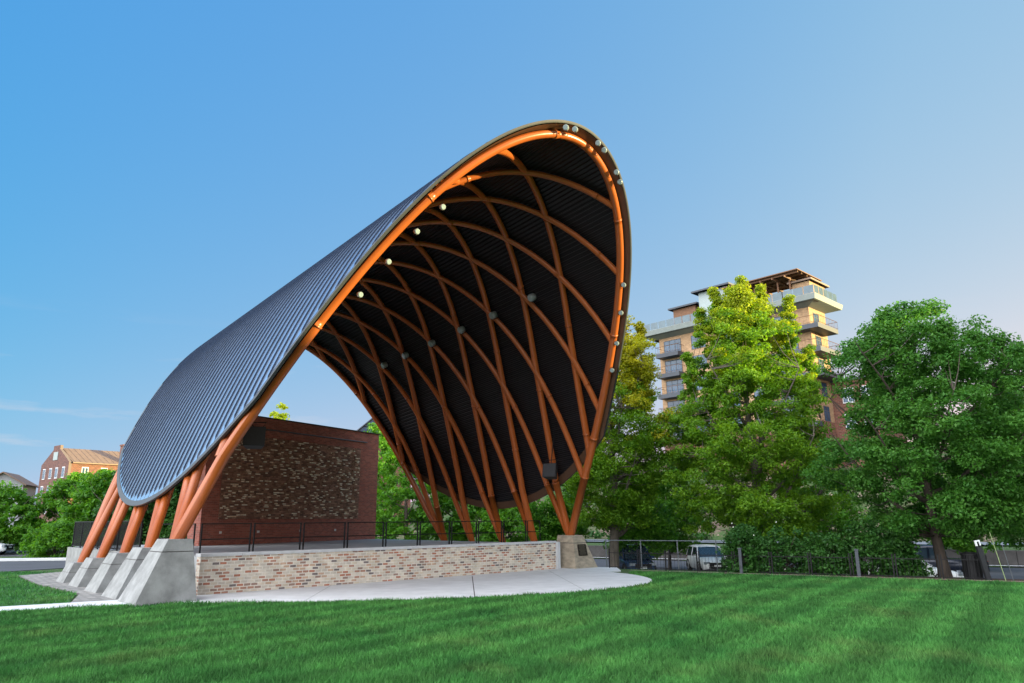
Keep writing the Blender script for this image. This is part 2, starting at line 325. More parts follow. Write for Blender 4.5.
class MB:
    def __init__(s): s.v = []; s.f = []; s.uv = []; s.mi = []; s.sm = []
    def face(s, pts, uv=None, mi=0, smooth=False):
        k = len(s.v); s.v += [tuple(p) for p in pts]; s.f.append(tuple(range(k, k + len(pts))))
        s.uv += uv if uv else [(0, 0)] * len(pts); s.mi.append(mi); s.sm.append(smooth)
    def grid(s, P, UV=None, mi=0, smooth=True, flip=False):
        """P: rows x cols of points sharing vertices"""
        k = len(s.v); nr, nc = len(P), len(P[0])
        for r in P:
            for p in r: s.v.append(tuple(p))
        for i in range(nr - 1):
            for j in range(nc - 1):
                q = (i * nc + j, i * nc + j + 1, (i + 1) * nc + j + 1, (i + 1) * nc + j)
                if flip: q = q[::-1]
                s.f.append(tuple(k + t for t in q)); s.mi.append(mi); s.sm.append(smooth)
                for t in q: s.uv.append(UV[t // nc][t % nc] if UV else (0, 0))
    def box(s, c, size, M4=None, mi=0, uvm=True):
        """box centred at c; size xyz; optional matrix applied after; uv in metres"""
        x, y, z = [t / 2 for t in size]
        def T(p):
            q = Vector((p[0] + c[0], p[1] + c[1], p[2] + c[2])); return M4 @ q if M4 else q
        F = [((-x, -y, -z), (x, -y, -z), (x, -y, z), (-x, -y, z), 0), ((x, -y, -z), (x, y, -z), (x, y, z), (x, -y, z), 1),
             ((x, y, -z), (-x, y, -z), (-x, y, z), (x, y, z), 0), ((-x, y, -z), (-x, -y, -z), (-x, -y, z), (-x, y, z), 1),
             ((-x, -y, z), (x, -y, z), (x, y, z), (-x, y, z), 2), ((-x, y, -z), (x, y, -z), (x, -y, -z), (-x, -y, -z), 2)]
        for *pts, ax in F:
            uv = [((p[0] + c[0], p[2] + c[2]) if ax == 0 else (p[1] + c[1], p[2] + c[2]) if ax == 1 else (p[0] + c[0], p[1] + c[1])) for p in pts]
            s.face([T(p) for p in pts], uv, mi)
    def tube(s, pts, rad, seg=10, mi=0, caps=True):
        pts = [Vector(p) for p in pts]
        if not hasattr(rad, '__len__'): rad = [rad] * len(pts)
        t0 = (pts[1] - pts[0]).normalized()
        up = Vector((0, 0, 1)) if abs(t0.z) < 0.9 else Vector((1, 0, 0))
        a = t0.cross(up).normalized(); rows = []
        for i, p in enumerate(pts):
            t = (pts[min(i + 1, len(pts) - 1)] - pts[max(i - 1, 0)])
            t = t.normalized() if t.length > 1e-9 else t0
            a = (a - t * a.dot(t)).normalized(); b = t.cross(a)
            rows.append([p + (a * math.cos(2 * math.pi * k / seg) + b * math.sin(2 * math.pi * k / seg)) * rad[i] for k in range(seg + 1)])
        s.grid(rows, mi=mi, flip=True)
        if caps:
            s.face(rows[0][:-1], mi=mi); s.face(rows[-1][:-1][::-1], mi=mi)
    def prism(s, poly, z0, z1, mi=0, top=True, bottom=False):
        n = len(poly)
        for i in range(n):
            a, b = poly[i], poly[(i + 1) % n]; L = math.hypot(b[0] - a[0], b[1] - a[1])
            s.face([(a[0], a[1], z0), (b[0], b[1], z0), (b[0], b[1], z1), (a[0], a[1], z1)], [(0, z0), (L, z0), (L, z1), (0, z1)], mi)
        if top: s.face([(p[0], p[1], z1) for p in poly], [(p[0], p[1]) for p in poly], mi)
        if bottom: s.face([(p[0], p[1], z0) for p in poly][::-1], [(p[0], p[1]) for p in poly][::-1], mi)
    def build(s, name, mats, parent=None, loc=None):
        me = bpy.data.meshes.new(name); me.from_pydata(s.v, [], s.f)
        if not isinstance(mats, (list, tuple)): mats = [mats]
        for m in mats: me.materials.append(m)
        ul = me.uv_layers.new(name='UVMap'); ul.data.foreach_set('uv', np.array(s.uv, dtype=np.float32).ravel())
        me.polygons.foreach_set('material_index', s.mi); me.polygons.foreach_set('use_smooth', s.sm)
        me.update()
        o = bpy.data.objects.new(name, me); COL.objects.link(o)
        if parent: o.parent = parent
        if loc: o.location = loc
        return o

def np_mesh(name, V, F, material, parent=None, tint=None, smooth=False):
    """fast mesh from arrays; F is (n,3) or (n,4)"""
    me = bpy.data.meshes.new(name); k = F.shape[1]
    me.vertices.add(len(V)); me.vertices.foreach_set('co', V.astype(np.float32).ravel())
    me.loops.add(F.size); me.loops.foreach_set('vertex_index', F.astype(np.int32).ravel())
    me.polygons.add(len(F)); me.polygons.foreach_set('loop_start', np.arange(0, F.size, k, dtype=np.int32))
    if tint is not None:
        at = me.attributes.new('tint', 'FLOAT', 'POINT'); at.data.foreach_set('value', tint.astype(np.float32))
    me.materials.append(material); me.update(calc_edges=True)
    o = bpy.data.objects.new(name, me); COL.objects.link(o)
    if parent: o.parent = parent
    return o

def copy_tree(o, parent=None):
    c = o.copy(); COL.objects.link(c)
    if parent: c.parent = parent
    for ch in list(o.children): copy_tree(ch, c)
    return c

# local frame of the pavilion: u across the span, w back along the vault, z up from the springing
TH = 0.753546
OX, OY, OZ = -4.1056, 30.1688, 1.68255
UX, UY = math.cos(TH), math.sin(TH)
VX, VY = -math.sin(TH), math.cos(TH)
TAU = 0.100956
def LW(u, w, z):      # local point to world (level frame, z measured from the springing line)
    return Vector((OX + u * UX + w * VX, OY + u * UY + w * VY, OZ + z))
def LV(u, w, z):      # the vault's own frame: its axis falls gently to the back
    return LW(u, w, z - TAU * w)
LM = Matrix.Translation((OX, OY, 0)) @ Matrix.Rotation(TH, 4, 'Z')   # local metres with z = 0 at the ground

# ------------------------------------------------------------------ ground and paving
EDGE = (4.84, 34.3); EDN = (0.506, 0.863)
def edge_t(x, y): return (x - EDGE[0]) * EDN[0] + (y - EDGE[1]) * EDN[1]
def sstep(a, b, x):
    t = min(1, max(0, (x - a) / (b - a))); return t * t * (3 - 2 * t)
def terrain(x, y):
    t = edge_t(x, y)
    right = sstep(-6.0, 4.0, x)                         # the land only falls away on the right
    z = -1.15 * sstep(1.5, 10, t) * right
    z += 1.15 * sstep(30.2, 30.8, t) * right            # terrace above the retaining wall
    hill = max(0, t - 47) * 0.36 - max(0, t - 78) * 0.30
    z += hill * sstep(-45, 5, x)
    # unseen ridge added on the right, shaped to keep low sun off the ground
    s = x - 0.74 * y
    z += 16.5 * sstep(18, 36, s) * sstep(20, 60, x)
    if t > 46: z += 0.5 * noise.noise(Vector((x * 0.12, y * 0.12, 0.3))) * min(1, (t - 46) / 8)
    return z
g = MB()
xs = np.unique(np.concatenate([np.linspace(-1500, -160, 12), np.linspace(-160, -40, 25), np.linspace(-40, 70, 111), np.linspace(70, 220, 51), np.linspace(220, 1500, 12)]))
ys = np.unique(np.concatenate([np.linspace(-600, -10, 14), np.linspace(-10, 30, 21), np.linspace(30, 120, 113), np.linspace(120, 260, 30), np.linspace(260, 2000, 12)]))
g.grid([[(x, y, terrain(x, y) - 0.03) for y in ys] for x in xs], smooth=True, flip=True)
gr = g.build('ground', M['ground']); tag(gr, kind='structure')
ra = gr.data.attributes.new('rocky', 'FLOAT', 'POINT')
ra.data.foreach_set('value', np.array([sstep(44, 50, edge_t(v.co.x, v.co.y)) for v in gr.data.vertices], dtype=np.float32))

def sheet(name, poly, z, material, zf=None, uvrot=0.0):
    m = MB(); c, s_ = math.cos(uvrot), math.sin(uvrot)
    m.face([(p[0], p[1], z) for p in poly], [(p[0] * c + p[1] * s_, -p[0] * s_ + p[1] * c) for p in poly])
    o = m.build(name, material); return tag(o, kind='structure')
def slab(name, poly, z, material, uvrot=0.0):
    m = MB(); m.prism(poly, -0.1, z); o = m.build(name, material); return tag(o, kind='structure')

# curved plaza slab in front of the stage
front_pts = [(-16, 19.3), (-13.86, 20.49), (-11.86, 21.6), (-9.6, 22.3), (-6.5, 22.35), (-4.02, 22.6), (-1.36, 23.2), (1.48, 24.3), (3.65, 25.9), (4.9, 27.6), (5.35, 29.3), (5.25, 31.0), (4.9, 32.3)]
def smooth_poly(p, n=6):
    out = []
    for i in range(len(p) - 1):
        p0, p1, p2, p3 = p[max(i - 1, 0)], p[i], p[i + 1], p[min(i + 2, len(p) - 1)]
        for k in range(n):
            t = k / n
            out.append(tuple(0.5 * ((2 * p1[j]) + (-p0[j] + p2[j]) * t + (2 * p0[j] - 5 * p1[j] + 4 * p2[j] - p3[j]) * t * t + (-p0[j] + 3 * p1[j] - 3 * p2[j] + p3[j]) * t ** 3) for j in range(2)))
    out.append(p[-1]); return out
plaza_edge = smooth_poly(front_pts)
plaza_poly = plaza_edge + [(4.2, 33.6), (4.9, 34.4), (5.0, 36.5), (2.5, 37.5), (1.9, 36.0), (-10.4, 25.2), (-11.5, 23.6), (-13.3, 22.45), (-14.7, 21.55), (-16.6, 20.3)]
slab('plaza', plaza_poly, 0.02, M['slab'])
j = MB(); a, b = Vector((-1.21, 23.30)), Vector((-1.75, 31.6)); d = (b - a).normalized(); nn = Vector((-d.y, d.x)) * 0.016
j.face([(*(a - nn), 0.024), (*(a + nn), 0.024), (*(b + nn), 0.024), (*(b - nn), 0.024)])
tag(j.build('plaza_joint', M['retwall']), kind='structure')
for k, (p0, p1) in enumerate((((-6.2, 22.42), (-6.75, 28.1)), ((2.35, 24.9), (1.6, 34.6)))):
    a, b = Vector(p0), Vector(p1); d = (b - a).normalized(); nn = Vector((-d.y, d.x)) * 0.009; j = MB()
    j.face([(*(a - nn), 0.024), (*(a + nn), 0.024), (*(b + nn), 0.024), (*(b - nn), 0.024)]); tag(j.build('plaza_joint', M['conc']), kind='structure')
# cobbled apron beside the left buttresses
pav = [(-13.2, 22.55), (-11.4, 23.7), (-10.2, 25.6), (-11.5, 29.0), (-17.5, 35.0), (-20.8, 37.0), (-22.2, 36.6), (-22.6, 34.3), (-18.4, 29.2), (-14.6, 25.4), (-13.9, 24.0)]
slab('cobble_apron', pav, 0.012, M['paver'], 0.9)
# street on the left with its pavement, and the parking area beyond
slab('road', [(-120, 36.0), (-25.4, 37.3), (-23.5, 40.8), (-14, 46), (0, 60), (-6, 66), (-24, 48.2), (-33, 47.6), (-120, 47.0)], 0.005, M['asphalt'])
slab('pavement', [(-120, 47.2), (-33, 47.8), (-24.2, 48.4), (-6.5, 66), (-8, 67.5), (-25, 49.9), (-33, 49.3), (-120, 48.7)], 0.11, M['slab'])
slab('parking_area', [(-120, 54), (-36, 55), (-29, 56), (-31, 66), (-120, 70)], 0.008, M['asphalt'])
# street on the right, lower than the lawn, following the terrain
def strip(name, t0, t1, s0, s1, dz, material, n=60, uv=True):
    m = MB(); tx, ty = EDN[1], -EDN[0]; P = []
    for i in range(n + 1):
        s_ = s0 + (s1 - s0) * i / n; row = []
        for k in range(9):
            t = t0 + (t1 - t0) * k / 8
            x, y = EDGE[0] + tx * s_ + EDN[0] * t, EDGE[1] + ty * s_ + EDN[1] * t
            row.append((x, y, terrain(x, y) + dz))
        P.append(row)
    m.grid(P, smooth=True, flip=True)
    return tag(m.build(name, material), kind='structure')
strip('street', 10.2, 29.2, -30, 90, 0.02, M['asphalt'])
strip('street_kerb', 29.3, 29.9, -30, 90, 0.14, M['slab'])
strip('upper_street', 37.5, 45, -30, 95, 0.10, mat('pale_worn_asphalt', (0.17, 0.19, 0.22), 0.85, 0, 0.12, 0.6))
strip('mulch_bed', 0.15, 4.2, 4.6, 16.6, 0.0, M['mulch'])
strip('lawn_border', -0.02, 0.16, 0.5, 17.0, 0.05, M['conc_tan'])

# lawn
lawn_poly = [(-60, -8), (60, -8), (60, -2), (36, 15.9), (16.95, 27.2), (13.85, 29.0), (9.38, 31.6), (5.4, 33.9)] + [(x, y) for x, y in plaza_edge[::-1]] + [(-60, -6)]
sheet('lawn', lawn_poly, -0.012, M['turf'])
lawn2 = [(-16.6, 20.5), (-14.7, 21.75), (-13.35, 22.75), (-14.0, 24.0), (-14.7, 25.4), (-18.6, 29.3), (-22.8, 34.4), (-22.3, 36.9), (-25.4, 37.2), (-90, 36), (-90, -10), (-40, 6)]
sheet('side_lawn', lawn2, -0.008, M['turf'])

def in_poly(x, y, poly):
    c = np.zeros(len(x), bool); n = len(poly)
    for i in range(n):
        x0, y0 = poly[i]; x1, y1 = poly[(i + 1) % n]
        if y0 == y1: continue
        c ^= ((y0 > y) != (y1 > y)) & (x < (x1 - x0) * (y - y0) / (y1 - y0) + x0)
    return c
def blades(name, poly, n, y0, y1, kx, hgt=0.085):
    u = rng.random(n); y = y0 * (y1 / y0) ** u
    x = (rng.random(n) * 2 - 1) * (kx * y + 3)
    k = in_poly(x, y, poly); x, y = x[k], y[k]; n = len(x)
    w = 0.0062 * (y / 10.0) ** 1.0 * (0.7 + 0.6 * rng.random(n)); cl = np.array([noise.noise(Vector((a * 1.1, b * 1.1, 0))) for a, b in zip(x, y)])
    h = hgt * (0.5 + 0.9 * rng.random(n)) * (1 + 0.5 * cl)
    an = rng.random(n) * 2 * math.pi; le = 0.25 + 0.75 * rng.random(n); la = rng.random(n) * 2 * math.pi
    bx, by = np.cos(an) * w, np.sin(an) * w
    tx, ty = x + np.cos(la) * le * h, y + np.sin(la) * le * h
    z0 = np.full(n, -0.012)
    V = np.stack([np.stack([x - bx, y - by, z0], 1), np.stack([x + bx, y + by, z0], 1), np.stack([tx, ty, z0 + h], 1)], 1).reshape(-1, 3)
    F = np.arange(3 * n).reshape(-1, 3)
    c2 = np.array([noise.noise(Vector((a * 6.5, b * 4.0, 3))) for a, b in zip(x, y)])
    tn = np.clip(0.5 + 0.42 * c2 + 0.6 * (rng.random(n) - 0.5), 0, 1)
    o = np_mesh(name, V, F, M['grass'], tint=np.repeat(tn, 3))
    return tag(o, 'short mown green grass covering the lawn', 'grass', kind='stuff')
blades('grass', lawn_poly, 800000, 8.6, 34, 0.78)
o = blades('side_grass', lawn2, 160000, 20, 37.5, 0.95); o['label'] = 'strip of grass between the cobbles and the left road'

# retaining wall along the far side of the right street
rw = MB(); tx, ty = EDN[1], -EDN[0]
for i in range(40):
    s0, s1 = -31 + i * 3.0, -31 + (i + 1) * 3.0
    P = [(EDGE[0] + tx * s + EDN[0] * t, EDGE[1] + ty * s + EDN[1] * t) for s, t in ((s0, 30.0), (s1 - 0.03, 30.0), (s1 - 0.03, 30.5), (s0, 30.5))]
    rw.prism(P, -1.3, -0.02)
tag(rw.build('retaining_wall', M['retwall']), 'low dark retaining wall along the far side of the street on the right', 'wall')

# ------------------------------------------------------------------ the bandshell
S_LEN, B0, C2, C3, C4 = 16.92199, 1.335145, 0.398964, 0.141368, 0.0028435
NS = 481
sg = np.linspace(0, 1, (NS + 1) // 2)
be = B0 * (1 - sg) + C2 * sg * (1 - sg) * 4 + C3 * sg * (1 - sg) * (2 * sg - 1) * 8 + C4 * sg * (1 - sg) * (2 * sg - 1) ** 2 * 16
md = lambda v: (v[1:] + v[:-1]) / 2
ds_ = S_LEN / (len(sg) - 1)
xx = np.r_[0, np.cumsum(md(np.cos(be)) * ds_)]; zz = np.r_[0, np.cumsum(md(np.sin(be)) * ds_)]
A_HALF, H_TOP = xx[-1], zz[-1]
SG = np.linspace(-1, 1, NS)
UU = np.r_[xx - xx[-1], (xx[-1] - xx)[::-1][1:]]
ZZ = np.r_[zz, zz[::-1][1:]]
NU = np.r_[-np.sin(be), np.sin(be[::-1])[1:]]; NZ = np.r_[np.cos(be), np.cos(be[::-1])[1:]]
def sec(s): return float(np.interp(s, SG, UU)), float(np.interp(s, SG, ZZ))
def nrm(s): return float(np.interp(s, SG, NU)), float(np.interp(s, SG, NZ))
def shell(s, w, off=0.0):
    u, z = sec(s); a, b = nrm(s); return LV(u + a * off, w, z + b * off)
def w_front(z): return -(0.728332 * z + 0.0209977 * z * z / 10 - 0.0141730 * z ** 3 / 100)
def w_rear(z): return 10.01499 + 0.348081 * z + 0.0188672 * z * z / 10
DW, W0, K1, K3, K5 = 2.422707, 0.696531, 4.186277, -1.338284, 0.655496
def gfun(s):
    o = -s; return 0.5 + 0.5 * ((1 - K3) * o + K3 * o ** 3 + K5 * (o ** 5 - o))
def rib_w(i, fam, s): return W0 + i * DW - K1 * DW * gfun(s if fam == 2 else -s)

LEFT_BASE = [(-9.55, -0.85, 0.10), (-9.55, 1.5, -0.20), (-9.55, 4.2, -0.44), (-9.55, 7.15, -0.70), (-9.55, 9.9, -0.96)]
RIGHT_BASE = [(9.45, 0.0, -0.16), (9.55, 2.55, -0.5), (9.55, 5.0, -0.5), (9.55, 7.6, -0.5), (9.55, 10.1, -0.5)]
def base_pt(side, i):
    u, w, z = (LEFT_BASE if side < 0 else RIGHT_BASE)[i]; return LW(u, w, z - 0.12)
def rad(z): return 0.19 - 0.055 * min(1, max(0, z / 12.9))

shell_t = thing('bandshell', 'tall orange steel lattice bandshell with blue grey ribbed metal roof over the stage', 'bandshell', LW(0, 5, -1.68))
def place(o):  # children keep world coordinates
    o.matrix_parent_inverse = o.parent.matrix_basis.inverted() if o.parent.parent is None else (o.parent.parent.matrix_basis @ o.parent.matrix_basis).inverted(); return o
ZL = 2.4
def pipe(name, pts, zs, seg=12, mul=1.0):
    rr = [rad(z) * mul for z in zs]; n_ = len(pts); P2, R2 = [], []
    acc, nxt = 0.0, 1.6
    for i in range(n_):
        P2.append(pts[i]); R2.append(rr[i])
        if i + 1 < n_:
            seg_v = pts[i + 1] - pts[i]; L = seg_v.length; acc += L
            if acc > nxt and L > 0.11:
                tv = seg_v.normalized(); nxt = acc + 5.2
                for d_, k_ in ((0.01, 1.0), (0.012, 1.13), (0.07, 1.13), (0.072, 1.0)): P2.append(pts[i] + tv * d_); R2.append(rr[i] * k_)
    m = MB(); m.tube(P2, R2, seg); return place(m.build(name, M['orange'], shell_t))
# the two edge arches
def arch(wfun, bi, mul):
    P, Zs = [base_pt(-1, bi)], [0]
    for s in np.linspace(-0.999, 0.999, 161):
        u, z = sec(s)
        if z < ZL: continue
        P.append(shell(s, wfun(z))); Zs.append(z)
    P.append(base_pt(1, bi)); Zs.append(0)
    pipe('arch_pipe', P, Zs, 14, mul)
arch(w_front, 0, 1.04); arch(w_rear, 4, 0.95)
# the diagonal lattice ribs
for fam in (1, 2):
    for i in range(-1, 9):
        P, Zs = [], []
        off = 0.0 if fam == 1 else 0.05
        for s in np.linspace(-1, 1, 241):
            u, z = sec(s); w = rib_w(i, fam, s)
            if w_front(z) <= w <= w_rear(z) and z >= ZL: P.append(shell(s, w, off)); Zs.append(z)
        if not P: continue
        sgn = 1 if fam == 1 else -1            # fam 1 springs from the left (v = i at s=-1) and ends right
        st, en = (-1, 1) if fam == 2 else (-1, 1)
        # left end / right end on a base?
        li = i if fam == 1 else i - 4
        ri = i - 4 if fam == 1 else i
        if 0 <= li <= 4 and Zs[0] < ZL + 0.5: P.insert(0, base_pt(-1, li)); Zs.insert(0, 0)
        if 0 <= ri <= 4 and Zs[-1] < ZL + 0.5: P.append(base_pt(1, ri)); Zs.append(0)
        pipe('lattice_rib', P, Zs, 10, 0.94 if fam == 2 else 0.84)

# roof outline in (s, w)
def z_low(w): return 1.6 + 0.048 * (w - 3.7) ** 2
def w_lo(z):
    q = math.sqrt(max(0, z - 1.6) / 0.048); return max(w_front(z) - 0.40, 3.7 - q)
def w_hi(z):
    q = math.sqrt(max(0, z - 1.6) / 0.048); return min(w_rear(z) + 0.32, 3.7 + q)
S_BOT = float(np.interp(1.6, ZZ[NS // 2:][::-1], SG[NS // 2:][::-1]))
OFF_O, OFF_I = 0.29, 0.23
# outer skin: rows of constant w, real raised seams
def smax(w):
    ss = np.linspace(0, S_BOT, 900); zz_ = np.interp(ss, SG, ZZ)
    lo_ = np.array([w_lo(z) for z in zz_]); hi_ = np.array([w_hi(z) for z in zz_])
    ok = np.where((lo_ <= w) & (w <= hi_))[0]
    return float(ss[ok[-1]]) if len(ok) else None
w_min, w_max = w_lo(H_TOP) + 1e-3, w_hi(H_TOP) - 1e-3
pitch = 0.47
rows = []
w = w_min
prof = [(0.0, 0), (0.210, 0), (0.216, 0.042), (0.256, 0.042), (0.262, 0), (0.469, 0)]
k = math.floor(w_min / pitch)
while k * pitch < w_max:
    for dw, hh in prof:
        ww = k * pitch + dw
        if w_min <= ww <= w_max: rows.append((ww, hh))
    k += 1
rows = [(w_min, 0), (w_min + 0.03, 0), (w_min + 0.08, 0)] + [r for r in rows if w_min + 0.1 < r[0] < w_max - 0.1] + [(w_max - 0.08, 0), (w_max - 0.03, 0), (w_max, 0)]
GS = np.arange(-int(S_BOT * S_LEN / 0.13) - 1, int(S_BOT * S_LEN / 0.13) + 2) * 0.13 / S_LEN
P, UVs = [], []
for ww, hh in rows:
    sm = smax(ww) or 0.0; r_, uvr = [], []
    for s in np.clip(GS, -sm, sm):
        s = float(s); h2 = hh if (sm - abs(s)) * S_LEN > 0.30 else 0
        r_.append(shell(s, ww, OFF_O + h2)); uvr.append((ww, s * S_LEN))
    P.append(r_); UVs.append(uvr)
m = MB(); m.grid(P, UVs, smooth=False, flip=False)
ncf = len(GS) - 1
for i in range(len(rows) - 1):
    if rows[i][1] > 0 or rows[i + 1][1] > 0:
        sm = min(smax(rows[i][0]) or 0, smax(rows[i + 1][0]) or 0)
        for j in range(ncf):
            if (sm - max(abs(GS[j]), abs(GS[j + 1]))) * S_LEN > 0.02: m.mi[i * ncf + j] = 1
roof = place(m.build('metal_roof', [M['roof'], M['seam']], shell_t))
# corrugated deck on the underside: straight flutes along the vault
m = MB(); fl = 0.19
nfl = int(2 * S_BOT * S_LEN / fl)
cols = []
for a in range(nfl):
    s0 = -S_BOT * S_LEN + a * fl
    for ds2, hh in ((0, 0), (0.075, 0), (0.10, -0.045), (0.165, -0.045)):
        cols.append(((s0 + ds2) / S_LEN, hh))
P = []
for s, hh in cols:
    u, z = sec(s); a, b = w_lo(z) + 0.01, w_hi(z) - 0.01
    if b < a: a = b = 3.7
    P.append([shell(s, a + (b - a) * t, OFF_I + hh) for t in np.linspace(0, 1, 8)])
m.grid(P, smooth=False)
place(m.build('underside_deck', M['deck'], shell_t))
# rim: soffit strip, outer fascia and a flat edge flashing
loop = []
SS = [float(t) for t in np.sin(np.linspace(-1, 1, 321) * math.pi / 2) * S_BOT]
for s in SS: loop.append((s, w_lo(sec(s)[1])))
for s in SS[::-1][1:-1]: loop.append((s, w_hi(sec(s)[1])))
def ring(offs_in):   # list of (inset metres, normal offset) -> strips
    n = len(loop); out = []
    for i in range(n):
        s, w_ = loop[i]; s0, w0 = loop[i - 1]; s1, w1 = loop[(i + 1) % n]
        tx_, ty_ = (s1 - s0) * S_LEN, w1 - w0; L = math.hypot(tx_, ty_) or 1
        nx_, ny_ = -ty_ / L, tx_ / L      # inward
        out.append([shell(max(-0.9995, min(0.9995, s + nx_ * i_ / S_LEN)), w_ + ny_ * i_, o_) for i_, o_ in offs_in])
    out.append(out[0]); return out
m = MB(); m.grid(ring([(0.17, OFF_O + 0.012), (-0.01, OFF_O + 0.025), (-0.03, OFF_O + 0.02), (-0.03, OFF_I + 0.01), (-0.01, OFF_I - 0.02)]), smooth=False)
place(m.build('edge_flashing', M['trim'], shell_t))
m = MB(); m.grid(ring([(-0.02, OFF_I - 0.06), (0.36, OFF_I - 0.075)]), smooth=False)
place(m.build('soffit_strip', M['soffit'], shell_t))
# flange collars on the lower legs
m = MB()
# ------------------------------------------------------------------ lamps and loudspeakers hung on the shell
def make_lamp():
    t = thing('floodlight', 'small round white floodlight', 'floodlight', group='floodlights fixed along the bandshell pipes')
    m = MB(); m.tube([(0, 0, -0.12), (0, 0, -0.1), (0, 0, 0.08), (0, 0, 0.14)], [0.10, 0.155, 0.17, 0.16], 14); m.build('lamp_housing', M['lamp'], t)
    m = MB(); m.tube([(0, 0, 0.141), (0, 0, 0.165)], [0.15, 0.13], 14); m.build('lens', M['lens'], t)
    m = MB(); m.box((0, 0.19, -0.05), (0.05, 0.03, 0.3)); m.box((0, -0.19, -0.05), (0.05, 0.03, 0.3)); m.box((0, 0, -0.2), (0.06, 0.41, 0.03)); m.tube([(0, 0, -0.2), (0, 0, -0.36)], 0.03, 6); m.build('bracket', M['black'], t)
    return t
lamp0 = make_lamp(); first_lamp = [True]
def put_lamp(p, aim, label, sc=1.0):
    o = lamp0 if first_lamp[0] else copy_tree(lamp0); first_lamp[0] = False
    o.location = p; o.rotation_mode = 'XYZ'; o.rotation_euler = Vector(aim).to_track_quat('Z', 'Y').to_euler(); o.scale = (sc,) * 3
    o['label'] = label
row_lbl = ['floodlight under the deck nearest the open front, first of the row along the right side', 'second floodlight from the open front in the row under the deck',
           'third floodlight from the open front in the row under the deck', 'fourth floodlight from the open front in the row under the deck',
           'fifth floodlight from the open front in the row under the deck', 'floodlight under the deck nearest the rear arch, last of the row']
for q, ww in enumerate((-2.75, -0.1, 2.3, 4.75, 7.15, 9.2)):
    put_lamp(shell(0.32, ww, -0.36), (-0.75, -0.55, -0.5), row_lbl[q], 1.05)
def front_lamp(s, dw, off, aim, label, sc=1.0):
    u, z = sec(s); put_lamp(shell(s, w_front(z) + dw, off), aim, label, sc)
for s, lb in ((-0.335, 'highest floodlight on the left inner side of the front arch'), (-0.395, 'second highest floodlight on the left inner side of the front arch'),
              (-0.462, 'third floodlight down the left inner side of the front arch'), (-0.53, 'lowest floodlight on the left inner side of the front arch')):
    front_lamp(s, 0.12, -0.5, (0.55, -0.75, -0.3), lb, 0.56)
for s, lb in ((-0.055, 'left lamp of the floodlight pair at the very top of the front arch'), (-0.03, 'right lamp of the floodlight pair at the very top of the front arch'),
              (0.045, 'upper lamp of the middle floodlight pair on the right shoulder of the front arch'), (0.07, 'lower lamp of the middle floodlight pair on the right shoulder of the front arch'),
              (0.135, 'upper lamp of the lowest floodlight pair on the right shoulder of the front arch'), (0.16, 'lower lamp of the lowest floodlight pair on the right shoulder of the front arch')):
    front_lamp(s, -0.45, 0.02, (-0.25, -0.9, -0.35), lb, 0.62)
for s, lb in ((0.392, 'highest single floodlight on the right leg of the front arch'), (0.455, 'second single floodlight down the right leg of the front arch'),
              (0.525, 'third single floodlight down the right leg of the front arch'), (0.588, 'lowest single floodlight on the right leg of the front arch')):
    front_lamp(s, -0.28, -0.05, (-0.35, -0.9, -0.25), lb, 0.6)

def speaker(name, p, rz, tilt, size, label, hang):
    t = thing(name, label, 'loudspeaker', p, rz, 'loudspeakers hung from the bandshell')
    w_, d_, h_ = size; Mx = Matrix.Rotation(tilt, 4, 'X')
    m = MB(); f = 0.32
    pts = [(-w_/2, -d_/2), (w_/2, -d_/2), (w_/2*(1-f), d_/2), (-w_/2*(1-f), d_/2)]
    for i in range(4):
        a_, b_ = pts[i], pts[(i+1) % 4]
        m.face([Mx @ Vector((*a_, -h_/2)), Mx @ Vector((*b_, -h_/2)), Mx @ Vector((*b_, h_/2)), Mx @ Vector((*a_, h_/2))])
    m.face([Mx @ Vector((*p_, h_/2)) for p_ in pts]); m.face([Mx @ Vector((*p_, -h_/2)) for p_ in pts][::-1])
    m.build('cabinet', M['blackbox'], t)
    m = MB(); m.box((0, -d_/2 - 0.012, 0), (w_ * 0.9, 0.02, h_ * 0.9), Mx); m.build('grille', mat('speaker_grille', (0.03, 0.032, 0.036), 0.7, 0.2, 0.3, 60), t)
    m = MB(); m.tube([(0, 0, h_/2 - 0.02), hang], 0.022, 6); m.tube([(-w_*0.3, 0, h_/2 - 0.02), (-w_*0.5, 0.1, h_/2 + 0.22), (w_*0.5, 0.1, h_/2 + 0.22), (w_*0.3, 0, h_/2 - 0.02)], 0.02, 6)
    m.build('hanger', M['black'], t)
    return t
speaker('loudspeaker', shell(0.808, -0.55, -0.85), R(-25), R(-12), (0.68, 0.5, 0.66), 'black loudspeaker hung in front of the right lattice ribs', (0.1, 0.35, 2.2))
speaker('loudspeaker', LW(-6.95, -0.1, 3.5), R(18), R(-8), (0.72, 0.55, 0.68), 'black loudspeaker hung beside the left front leg, before the brick stage wall', (-0.55, 0.2, 1.0))

